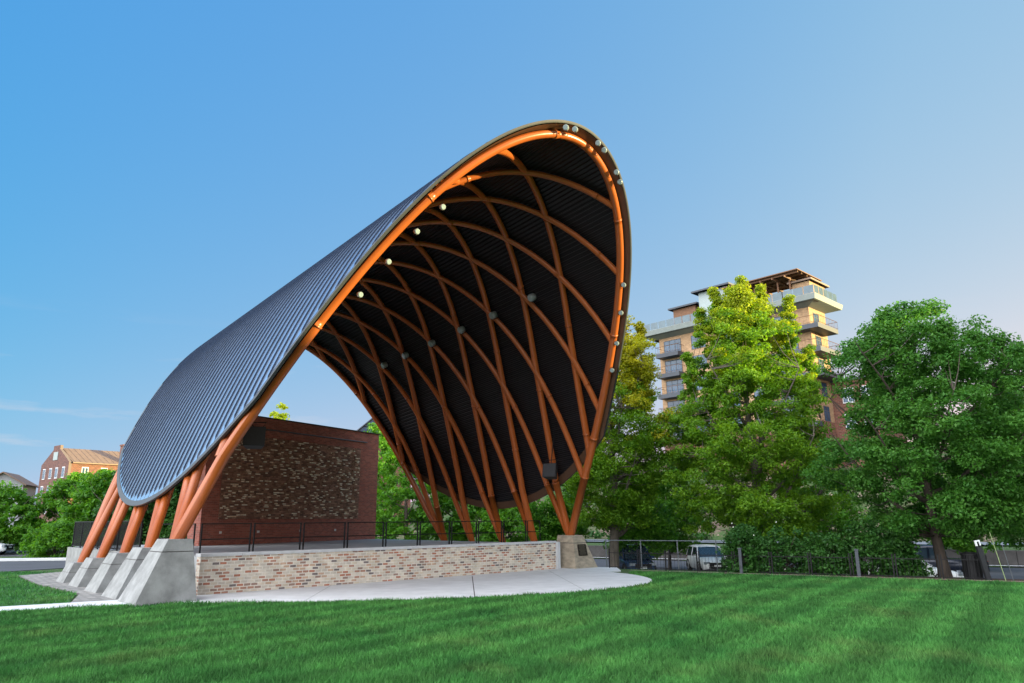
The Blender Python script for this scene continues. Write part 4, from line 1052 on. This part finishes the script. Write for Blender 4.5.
    for x in (-h + .85, h - .92):
        for sd in (-1, 1):
            yy = sd * (W / 2 - .12)
            m = MB(); prof = [(-.11, rw_ * .62), (-.11, rw_ * .92), (-.08, rw_), (.08, rw_), (.11, rw_ * .92), (.11, rw_ * .62)]
            rows = [[(x + math.cos(a) * r_, yy + y_, rw_ + math.sin(a) * r_) for a in np.linspace(0, 2 * math.pi, 21)] for y_, r_ in prof]
            m.grid(rows, smooth=True); ty_ = m.build('tyre', M['tyre'], t)
            m = MB(); yo = yy + sd * .085
            for k in range(5):
                a = k * 2 * math.pi / 5 + .3; ca, sa = math.cos(a), math.sin(a)
                pts = [(.05, -.05), (rw_ * .6, -.035), (rw_ * .6, .035), (.05, .05)]
                m.face([(x + ca * p - sa * q, yo, rw_ + sa * p + ca * q) for p, q in (pts if sd < 0 else pts[::-1])])
            rr_ = [[(x + math.cos(a) * r_, yo + sd * d_, rw_ + math.sin(a) * r_) for a in np.linspace(0, 2 * math.pi, 21)] for r_, d_ in ((rw_ * .66, .01), (rw_ * .57, -.03))]
            m.grid(rr_); m.tube([(x, yo - sd * .05, rw_), (x, yo + sd * .015, rw_)], .07, 10); m.build('rim', M['rim'], ty_)
            m = MB(); arc = [(x + math.cos(a) * (rw_ + .05), sd * (W / 2 - .005), rw_ + math.sin(a) * (rw_ + .05)) for a in np.linspace(-.2, math.pi + .2, 15)]
            m.tube(arc, .035, 6); m.build('arch_trim', M['black'], t)
    # front and rear
    zl = ST[-3][2] - .12
    for sd in (-1, 1):
        m = MB(); m.box((h - .13, sd * .62, zl + .03), (.2, .36, .15)); m.build('headlight', M['headlamp'], t)
        m = MB(); m.box((-h + .05, sd * .74, .92), (.1, .2, .3)); m.build('tail_light', M['taillamp'], t)
        m = MB(); m.box((x1b - .3, sd * (W / 2 + .08), belt + .06), (.12, .2, .15)); m.build('mirror', paint, t)
    m = MB(); m.box((h - .035, 0, zl - .06), (.09, 1.0, .24)); m.box((h - .0, 0, .45), (.06, 1.05, .11)); m.build('grille', M['black'], t)
    m = MB(); m.box((h + .03, 0, .57), (.02, .42, .1)); m.build('number_plate', M['white'], t)
    m = MB(); m.box((0, 0, .3), (L - 1.1, W - .3, .16)); m.build('underbody', M['black'], t)
    return t
hd = math.atan2(-0.62, 0.62)
def road_at(x, y): return (x, y, terrain(x, y) + 0.025)
make_car('parked_suv', 'white SUV parked behind the fence, facing right, left of the flowering shrub', road_at(12.62, 48.8), math.atan2(-1.0, 0.0), M['carwhite'], 'suv')
make_car('parked_van', 'dark blue van parked behind the grey maple trunk by the plaque buttress', road_at(7.5, 47.6), math.atan2(-0.97, 0.12), M['carblue'], 'van', 'van')
make_car('parked_car', 'white car mostly hidden behind the hedge, left of the leaning trunk', road_at(20.4, 38.6), math.atan2(-0.45, 0.86), M['carwhite'], 'sedan')
make_car('parked_pickup', 'dark pickup truck parked behind the leaning maple trunk', road_at(23.6, 42.6), math.atan2(0.5, -0.86), M['carblk'], 'pickup', 'truck')
make_car('parked_car', 'pale car at the far left picture edge beyond the left road', (-40.7, 56.5, 0.01), R(10), M['carwhite'], 'sedan')

# ------------------------------------------------------------------ fences and street furniture on the right
tx, ty = EDN[1], -EDN[0]; FANG = math.atan2(ty, tx)
def ep(s, t): 
    x, y = EDGE[0] + tx * s + EDN[0] * t, EDGE[1] + ty * s + EDN[1] * t; return (x, y, gz(x, y))
def iron_fence(s0, s1, t_, label, H=0.85):
    p = ep(s0, t_); f = thing('iron_fence', label, 'fence', p, FANG, 'low black iron fence sections'); L = s1 - s0
    for x in (0.02, L - 0.02):
        m = MB(); m.box((x, 0, H / 2 + .04), (.05, .05, H + .08)); m.build('post', M['black'], f)
    for z in (.1, H - .1):
        m = MB(); m.box((L / 2, 0, z), (L - .1, .03, .03)); m.build('rail', M['black'], f)
    n = int(L / .14); m = MB()
    for k in range(1, n): m.box((k * L / n, 0, H / 2), (.009, .009, H)); 
    q = m.build('pickets', M['black'], f); q['kind'] = 'stuff'
FL = ['low black iron fence section nearest the plaque buttress', 'low black iron fence section in front of the blue van', 'low black iron fence section between the blue van and the white SUV', 'low black iron fence section in front of the white SUV', 'low black iron fence section before the flowering shrub',
      'low black iron fence section before the second hedge shrub', 'low black iron fence section before the dip of the hedge', 'low black iron fence section before the tall hedge shrub', 'low black iron fence section below the leaning maple', 'rightmost low black iron fence section, beside the litter bin']
for k in range(10):
    iron_fence(-1.2 + k * 1.55, -1.2 + (k + 1) * 1.55 - 0.06, 0.75 if k > 1 else 1.6, FL[k])
f = thing('chain_link_fence', 'grey chain link fence with steel posts between the buttress and the hedge', 'fence', ep(-3.6, 2.6), FANG); L = 9.2; Hc = 1.35
for k in range(6):
    m = MB(); m.tube([(k * L / 5, 0, -.6), (k * L / 5, 0, Hc + .04)], .03, 8); m.build('post', M['steel'], f)
m = MB(); m.tube([(0, 0, Hc), (L, 0, Hc)], .022, 6); m.tube([(0, 0, -0.1), (L, 0, -0.1)], .015, 6); m.build('rail', M['steel'], f)
m = MB(); st_ = .30; n = int(L / st_)
for k in range(-10, n + 1):
    for sd in (1, -1):
        a0, a1 = k * st_, k * st_ + Hc + .1
        if sd < 0: a0, a1 = a1, a0
        z0_, z1_ = -.1, Hc
        lo_, hi2 = max(0, min(a0, a1)), min(L, max(a0, a1))
        if hi2 <= lo_: continue
        fz = lambda x: z0_ + (x - a0) / (a1 - a0) * (z1_ - z0_)
        m.tube([(lo_, 0, fz(lo_)), (hi2, 0, fz(hi2))], .0016, 3, caps=False)
m.build('mesh', M['steel'], f)['kind'] = 'stuff'
for s_, lb in ((5.35, 'blue grey square post at the left end of the hedge'), (9.9, 'blue grey square post in the middle of the hedge front')):
    m = MB(); m.box((0, 0, .5), (.12, .12, 1.1)); m.box((0, 0, 1.07), (.16, .16, .05))
    o = m.build('fence_post', M['balcony'], None, ep(s_, .45)); o.rotation_euler = (0, 0, FANG); tag(o, lb, 'post', 'square posts along the lawn edge')
# litter bin, sign post and guyed pole foot
b_ = thing('litter_bin', 'dark slatted litter bin right of the leaning maple trunk', 'bin', ep(13.75, 1.2))
m = MB()
for k in range(20):
    a = k * 2 * math.pi / 20; m.box((.30, 0, .46), (.03, .07, .86), Matrix.Rotation(a, 4, 'Z'))
m.build('slat_wall', M['black'], b_)
m = MB(); m.tube([(0, 0, .03), (0, 0, .9)], .275, 16); m.build('liner', M['blackbox'], b_)
m = MB(); rows = [[(math.cos(a) * r_, math.sin(a) * r_, z) for a in np.linspace(0, 2 * math.pi, 21)] for r_, z in ((.33, .89), (.33, .96), (.2, 1.0), (.19, .93))]; m.grid(rows, smooth=False); m.build('lid', M['black'], b_)
sp_t = thing('sign_post', 'dark leaning sign post with a white plate at the top', 'sign', ep(14.2, .7))
m = MB(); m.box((0, 0, .6), (.17, .12, 1.35), Matrix.Rotation(R(-9), 4, 'Y')); m.build('post', M['blackbox'], sp_t)
m = MB(); m.box((0, -.02, 1.38), (.19, .05, .2), Matrix.Rotation(R(-9), 4, 'Y')); pl = m.build('plate', M['white'], sp_t)
m = MB(); m.box((0, -.05, 1.34), (.06, .02, .18), Matrix.Rotation(R(-9), 4, 'Y')); m.build('dark_mark', M['black'], pl)
for k, (dx, hgt, lb) in enumerate(((14.75, 1.75, 'thin yellow green guard on the guy wire right of the sign post'), (15.0, 1.3, 'pale guy wire stake right of the yellow green one'))):
    m = MB(); m.tube([(0, 0, -.1), (-.3 + .1 * k, .05, hgt)], .014, 6)
    tag(m.build('guy_guard', M['yellow'] if k == 0 else M['steel'], None, ep(dx, .9 + k * .3)), lb, 'guy wire')
for k, (s_, lb) in enumerate(((31, 'left pale utility box on the slope beyond the upper street'), (32.6, 'right pale utility box on the slope beyond the upper street'))):
    q = ep(s_, 47.5); u = thing('utility_box', lb, 'utility box', q, FANG, 'utility boxes')
    m = MB(); m.box((0, 0, .55), (1.3, .7, 1.2)); m.build('cabinet', M['panelwall'], u)
    m = MB(); m.box((-.3, -.365, .55), (.55, .03, 1.0)); m.box((.3, -.365, .55), (.55, .03, 1.0)); m.build('door', M['white'], u)
    m = MB(); m.box((0, 0, 1.18), (1.4, .8, .08)); m.build('lid', M['balcony'], u)

# ------------------------------------------------------------------ apartment tower
c0, c1 = Vector((21.1, 109.0)), Vector((40.82, 88.0)); dd = (c1 - c0).normalized(); LT = (c1 - c0).length; TA = math.atan2(dd.y, dd.x)
tz = 3.0
tw = thing('apartment_tower', 'tall buff brick apartment tower with dark balconies and a roof terrace, behind the maples', 'building', (c0.x, c0.y, tz), TA)
TOPZ = 31.0 - tz; DEP = 5.0; NF = 8; SH = 3.15
# local: x along the facade (0 left .. LT right), y into the building, z up. The facade faces -y.
XR = LT - 3.6
m = MB(); m.box((XR / 2 + .6, DEP / 2 + 1.6, (TOPZ - 1.4) / 2 + 0), (XR - 1.2, DEP, TOPZ - 1.4)); m.build('wall', M['tanbrick'], tw)
m = MB(); m.box((XR / 2 + .6, DEP / 2 + 1.6, TOPZ - 16.6 - 6.0), (XR - 1.1, DEP + .1, 12.0)); m.build('red_base', M['millbrick'], tw)
# deep cornice
m = MB(); rows = []
for o_, z in ((0.0, TOPZ - 1.45), (1.55, TOPZ - 1.0), (1.7, TOPZ - .95), (1.85, TOPZ - .25), (1.7, TOPZ - .15)):
    rows.append([(.0 - o_ * .5, 1.6 - o_, z), (XR + o_, 1.6 - o_, z), (XR + o_, 1.6 + DEP + o_, z), (-o_ * .5, 1.6 + DEP + o_, z), (-o_ * .5, 1.6 - o_, z)])
m.grid(rows, smooth=False); m.face(rows[-1][:-1]); m.build('cornice', M['cornice'], tw)
m = MB()
for o_, z in ((1.5, TOPZ - 1.06),): m.face([(-.6, 1.6 - o_, z), (-.6, 1.6, z - .02), (XR + o_, 1.6, z - .02), (XR + o_, 1.6 - o_, z)])
m.build('cornice_soffit', M['balcony'], tw)
def window(x, z, w_, h_, par, side=False, nb=3):
    fm = MB()
    def bx(cx, cz, sx, sz, dy=0.0, th_=.10):
        if side: fm.box((XR + dy, cx, cz), (th_, sx, sz))
        else: fm.box((cx, 1.6 - dy, cz), (sx, th_, sz))
    for q in (-1, 1): bx(x + q * w_ / 2, z, .09, h_ + .1)
    for q in (-1, 1): bx(x, z + q * h_ / 2, w_ - .1, .09)
    for k in range(1, nb): bx(x - w_ / 2 + k * w_ / nb, z, .06, h_ - .1)
    bx(x, z + h_ * .2, w_ - .1, .05)
    o = fm.build('window', M['frame'], par)
    g_ = MB()
    if side: g_.box((XR + .005, x, z), (.04, w_ - .05, h_ - .05))
    else: g_.box((x, 1.6 - .005, z), (w_ - .05, .04, h_ - .05))
    g_.build('pane', M['glass'], o)
FX = [3.6, 8.2, 13.0, 17.6, XR - 3.4]
for fl_ in range(NF):
    zc = TOPZ - 1.45 - 1.55 - fl_ * SH
    if zc < 1.5: break
    for x in FX: window(x, zc, 3.0 if x in (FX[0], FX[-1]) else 2.4, 2.05, tw)
    for y_ in (3.6,): window(y_, zc, 1.6, 1.9, tw, True, 2)
    if fl_ == 0: continue
# balconies: the right corner ones wrap round the side
def balcony(x0, x1, z, wrap):
    o = MB(); yf = 1.6 - 1.7; fas = .62
    if wrap:
        P = [(x0, 1.6), (x0, yf), (XR + 1.75, yf), (XR + 1.75, 6.0), (XR, 6.0), (XR, 1.6)]
    else: P = [(x0, 1.6), (x0, yf), (x1, yf), (x1, 1.6)]
    o.prism(P, z - fas, z, bottom=True)
    b = o.build('balcony', M['balcony'], tw)
    r_ = MB(); path = P[:-1] if wrap else P
    for (xa, ya), (xb, yb) in zip(path[:-1] if not wrap else path[:-1], path[1:]):
        L_ = math.hypot(xb - xa, yb - ya)
        r_.tube([(xa, ya, z + 1.05), (xb, yb, z + 1.05)], .035, 5); r_.tube([(xa, ya, z + .12), (xb, yb, z + .12)], .025, 5)
        n_ = max(2, int(L_ / .45))
        for k in range(n_ + 1): r_.tube([(xa + (xb - xa) * k / n_, ya + (yb - ya) * k / n_, z), (xa + (xb - xa) * k / n_, ya + (yb - ya) * k / n_, z + 1.05)], .016, 4, caps=False)
    r_.build('balustrade', M['wood'], b)
    sf = MB(); zz_ = z - fas - .012
    return b
for fl_ in range(NF - 1):
    z = TOPZ - 1.45 - (fl_ + 1) * SH + .42
    if z < 3: break
    if fl_ < 3: balcony(XR - 6.2, XR, z, True)
    else: balcony(XR - 5.6, XR + .3, z, False)
    balcony(1.6, 5.6, z, False)
# roof terrace: glass balustrade, cabins and pergola
m = MB()
for a_, b__ in (((-.6, -.0), (XR + 1.7, -.0)), ((XR + 1.7, 0.0), (XR + 1.7, 7))):
    L_ = math.hypot(b__[0] - a_[0], b__[1] - a_[1]); n_ = int(L_ / 1.4)
    for k in range(n_):
        f0, f1 = (k + .04) / n_, (k + .96) / n_
        p, q = (a_[0] + (b__[0] - a_[0]) * f0, a_[1] + (b__[1] - a_[1]) * f0), (a_[0] + (b__[0] - a_[0]) * f1, a_[1] + (b__[1] - a_[1]) * f1)
        m.face([(*p, TOPZ - .1), (*q, TOPZ - .1), (*q, TOPZ + .95), (*p, TOPZ + .95)])
m.build('glass_balustrade', mat('pale_green_glass', (0.07, 0.115, 0.14), 0.08, 0, 0.2, 1), tw)
def cabin(x0, x1, y0, y1, h_, wallm, roofm, over=.6):
    m = MB(); m.box(((x0 + x1) / 2, (y0 + y1) / 2, TOPZ + h_ / 2), (x1 - x0, y1 - y0, h_)); o = m.build('roof_cabin', wallm, tw)
    m = MB(); A = [(x0 - over, y0 - over), (x1 + over, y0 - over), (x1 + over, y1 + over), (x0 - over, y1 + over)]
    m.prism(A, TOPZ + h_, TOPZ + h_ + .25); cx, cy = (x0 + x1) / 2, (y0 + y1) / 2; z_ = TOPZ + h_ + .252
    B = [(cx + (x - cx) * .35, cy + (y - cy) * .35, TOPZ + h_ + .9) for x, y in A]
    for i in range(4): m.face([(*A[i], z_), (*A[(i + 1) % 4], z_), B[(i + 1) % 4], B[i]])
    m.face(B); m.build('roof', roofm, o)
cabin(3.6, 7.6, 2.4, 8, 3.0, M['wood'], M['balcony'])
cabin(8.4, 13.2, 2.2, 9, 4.6, M['panelwall'], M['balcony'], .8)
cabin(XR - 2.6, XR - .2, 3.2, 8, 2.7, M['tanbrick'], M['rooftile'], .5)
m = MB()
for x in np.linspace(13.8, XR - 2.6, 6):
    for y_ in (2.6, 7.5): m.box((x, y_, TOPZ + 1.65), (.2, .2, 3.3))
    m.box((x, 4.6, TOPZ + 3.45), (.14, 7.2, .3))
for y_ in (1.4, 2.6, 4.2, 5.8, 7.5): m.box(((13.8 + XR - 1.4) / 2, y_, TOPZ + 3.72), (XR - 14.0, .16, .24))
m.box(((13.8 + XR - 1.4) / 2, 4.6, TOPZ + 3.92), (XR - 13.6, 7.6, .12))
m.build('pergola', M['wood'], tw)
# red brick wing right of the tower
wg = thing('brick_wing', 'red brick wing with a white window beside the tower, right of its balconies', 'building', (XR * dd.x + c0.x + 3.2, XR * dd.y + c0.y + 5.0, tz), TA)
m = MB(); m.box((2.6, 4, 8.4), (9.5, 8, 16.8)); m.build('wall', M['millbrick'], wg)
m = MB(); m.box((2.6, 4, 16.9), (9.8, 8.3, .3)); m.build('coping', M['balcony'], wg)
for z in (14.8, 11.4):
    for x in (3.6, 6.0):
        m = MB(); m.box((x, -.03, z), (1.5, .12, 2.0)); o = m.build('window', M['white'], wg)
        m = MB()
        for a_ in (-.35, .35):
            for c_ in (-.62, 0, .62): m.box((x + a_, -.1, z + c_), (.6, .03, .54))
        m.build('pane', M['glass'], o)

# ------------------------------------------------------------------ brick mill and other buildings far left
cr_, cl_ = Vector((-85.8, 140)), Vector((-96.9, 149)); gx = (cr_ - cl_).normalized(); GW = (cr_ - cl_).length; GA = math.atan2(gx.y, gx.x)
ml = thing('brick_mill', 'old brick mill with a stepped gable and a sunlit brown roof, beyond the left trees', 'building', (cl_.x, cl_.y, 0), GA)
EZ, PZ, ML = 13.9, 17.0, 20.0
m = MB()
gp = [(0, 0), (GW, 0), (GW, EZ), (GW * .62, PZ - .3), (GW * .62, PZ + .5), (GW * .38, PZ + .5), (GW * .38, PZ - .3), (0, EZ)]
m.face([(x, 0, z) for x, z in gp], [(x, z) for x, z in gp]); m.face([(x, .5, z) for x, z in gp][::-1], [(x, z) for x, z in gp][::-1])
for i in range(len(gp)):
    a_, b__ = gp[i], gp[(i + 1) % len(gp)]; m.face([(a_[0], 0, a_[1]), (a_[0], .5, a_[1]), (b__[0], .5, b__[1]), (b__[0], 0, b__[1])])
m.build('gable_wall', brick_mat('dark_gable_brick', [(0, (0.13, 0.05, 0.04)), (0.4, (0.16, 0.06, 0.045)), (0.75, (0.10, 0.04, 0.035))], (0.16, 0.12, 0.1), 0.5, 0.2, 0.02, 0.4), ml)
m = MB(); m.box((GW - .25, ML / 2 + .25, EZ / 2 - .1), (.5, ML - .5, EZ - .2)); m.box((.25, ML / 2 + .25, EZ / 2 - .1), (.5, ML - .5, EZ - .2)); m.build('side_wall', M['millbrick'], ml)
m = MB()
for sd in (0, 1):
    xe, xm = (GW + .5 if sd else -.5), GW / 2
    ze = EZ - .25; zr = PZ - .1
    for th_ in (0, .18): m.face([(xe, .55, ze + th_), (xe, ML, ze + th_), (xm, ML, zr + th_), (xm, .55, zr + th_)] if (sd == 1) == (th_ > 0) else [(xm, .55, zr + th_), (xm, ML, zr + th_), (xe, ML, ze + th_), (xe, .55, ze + th_)])
    m.face([(xe, .55, ze), (xe, .55, ze + .18), (xe, ML, ze + .18), (xe, ML, ze)])
rf = m.build('roof', M['rooftile'], ml)
m = MB()
for k in range(18):
    y_ = .9 + k * 1.06; 
    m.tube([(GW + .5, y_, EZ - .03), (GW / 2, y_, PZ + .12)], .05, 4, caps=False)
m.build('seam', M['rooftile'], rf)
m = MB(); m.box((GW - .6, ML * .52, EZ + 1.2), (1.5, 1.5, 5.2)); m.box((GW - .6, ML * .52, EZ + 3.9), (1.75, 1.75, .3)); m.build('chimney', M['millbrick'], ml)
for z in (12.0, 8.6, 5.2):
    for x in ((2.2, 5.6, 8.7, 12.1) if z < 14 else ()):
        m = MB(); m.box((x, -.04, z), (1.3, .12, 2.1)); o = m.build('window', M['white'], ml)
        m = MB(); m.box((x - .3, -.11, z), (.5, .03, 1.8)); m.box((x + .3, -.11, z), (.5, .03, 1.8)); m.build('pane', M['glass'], o)
    for y_ in (3, 6.5, 10, 13.5):
        m = MB(); m.box((GW + .04, y_, z), (.12, 1.2, 2.0)); o = m.build('window', M['white'], ml)
        m = MB(); m.box((GW + .11, y_ - .28, z), (.03, .46, 1.7)); m.box((GW + .11, y_ + .28, z), (.03, .46, 1.7)); m.build('pane', M['glass'], o)
m = MB(); m.box((GW / 2, -.04, 15.4), (2.2, .12, 1.6)); o = m.build('window', M['panelwall'], ml)
# cream dormer building behind the mill
dm = thing('cream_building', 'cream attic building with small windows behind the mill roof, left of its chimney', 'building', (-84.0, 164, 0), GA)
m = MB(); m.box((6, 4, 9), (14, 8, 18.6)); m.build('wall', M['cream'], dm)
m = MB(); m.box((6, 4, 18.5), (15, 9, .5)); m.build('roof', M['balcony'], dm)
for x in (1, 3.4, 5.8, 8.2):
    m = MB(); m.box((x, -.05, 17.0), (1.2, .14, 1.3)); m.build('window', M['frame'], dm)
hs_ = thing('grey_house', 'small grey house with a low gabled roof at the far left above the trees', 'house', (-86.2, 118, 0), R(20))
m = MB(); W_, D_, e_, p_ = 6.0, 8.0, 8.6, 10.4
m.box((W_ / 2, D_ / 2, e_ / 2), (W_, D_, e_)); m.face([(0, 0, e_), (W_, 0, e_), (W_ / 2, 0, p_)]); m.face([(W_, D_, e_), (0, D_, e_), (W_ / 2, D_, p_)]); m.build('wall', M['grey_ren'], hs_)
m = MB()
for s0, s1 in (((-.5, e_ - .25), (W_ / 2, p_ + .02)), ((W_ / 2, p_ + .02), (W_ + .5, e_ - .25))):
    m.face([(s0[0], -.5, s0[1]), (s1[0], -.5, s1[1]), (s1[0], D_ + .5, s1[1]), (s0[0], D_ + .5, s0[1])]); m.face([(s0[0], D_ + .5, s0[1] + .2), (s1[0], D_ + .5, s1[1] + .2), (s1[0], -.5, s1[1] + .2), (s0[0], -.5, s0[1] + .2)])
    m.face([(s0[0], -.5, s0[1]), (s0[0], -.5, s0[1] + .2), (s1[0], -.5, s1[1] + .2), (s1[0], -.5, s1[1])])
m.build('roof', M['rooftile'], hs_)
for x in (1.5, 4.4):
    m = MB(); m.box((x, -.04, 6.9), (1.1, .1, 1.4)); m.build('window', M['white'], hs_)
# red brick building with a glazed pointed top, seen through the shell opening
gb = thing('glazed_gable_building', 'red brick building with a blue glazed pointed roof, right of the brick stage wall', 'building', (-24.0, 108, 0), R(20))
m = MB(); m.box((4.5, 4, 7.4), (9, 8, 14.8)); m.build('wall', M['millbrick'], gb)
m = MB(); m.face([(-.2, -.15, 14.85), (9.2, -.15, 14.85), (4.5, -.15, 19.0)]); m.face([(9.2, 8.2, 14.85), (-.2, 8.2, 14.85), (4.5, 8.2, 19.0)]); m.face([(-.2, -.15, 14.85), (4.5, -.15, 19.0), (4.5, 8.2, 19.0), (-.2, 8.2, 14.85)]); m.face([(4.5, -.15, 19.0), (9.2, -.15, 14.85), (9.2, 8.2, 14.85), (4.5, 8.2, 19.0)])
rf = m.build('glass_roof', M['glass'], gb)
m = MB()
for k in range(1, 9):
    x = k * 1.0; zt_ = 14.85 + (min(x + .2, 9.2 - x) / 4.7) * 4.15; m.tube([(x, -.2, 14.85), (x, -.2, zt_)], .05, 4)
m.tube([(-.2, -.2, 14.85), (4.5, -.2, 19.0), (9.2, -.2, 14.85)], .14, 5); m.tube([(1.4, -.2, 16.2), (7.6, -.2, 16.2)], .06, 4); m.build('glazing_bar', M['balcony'], rf)
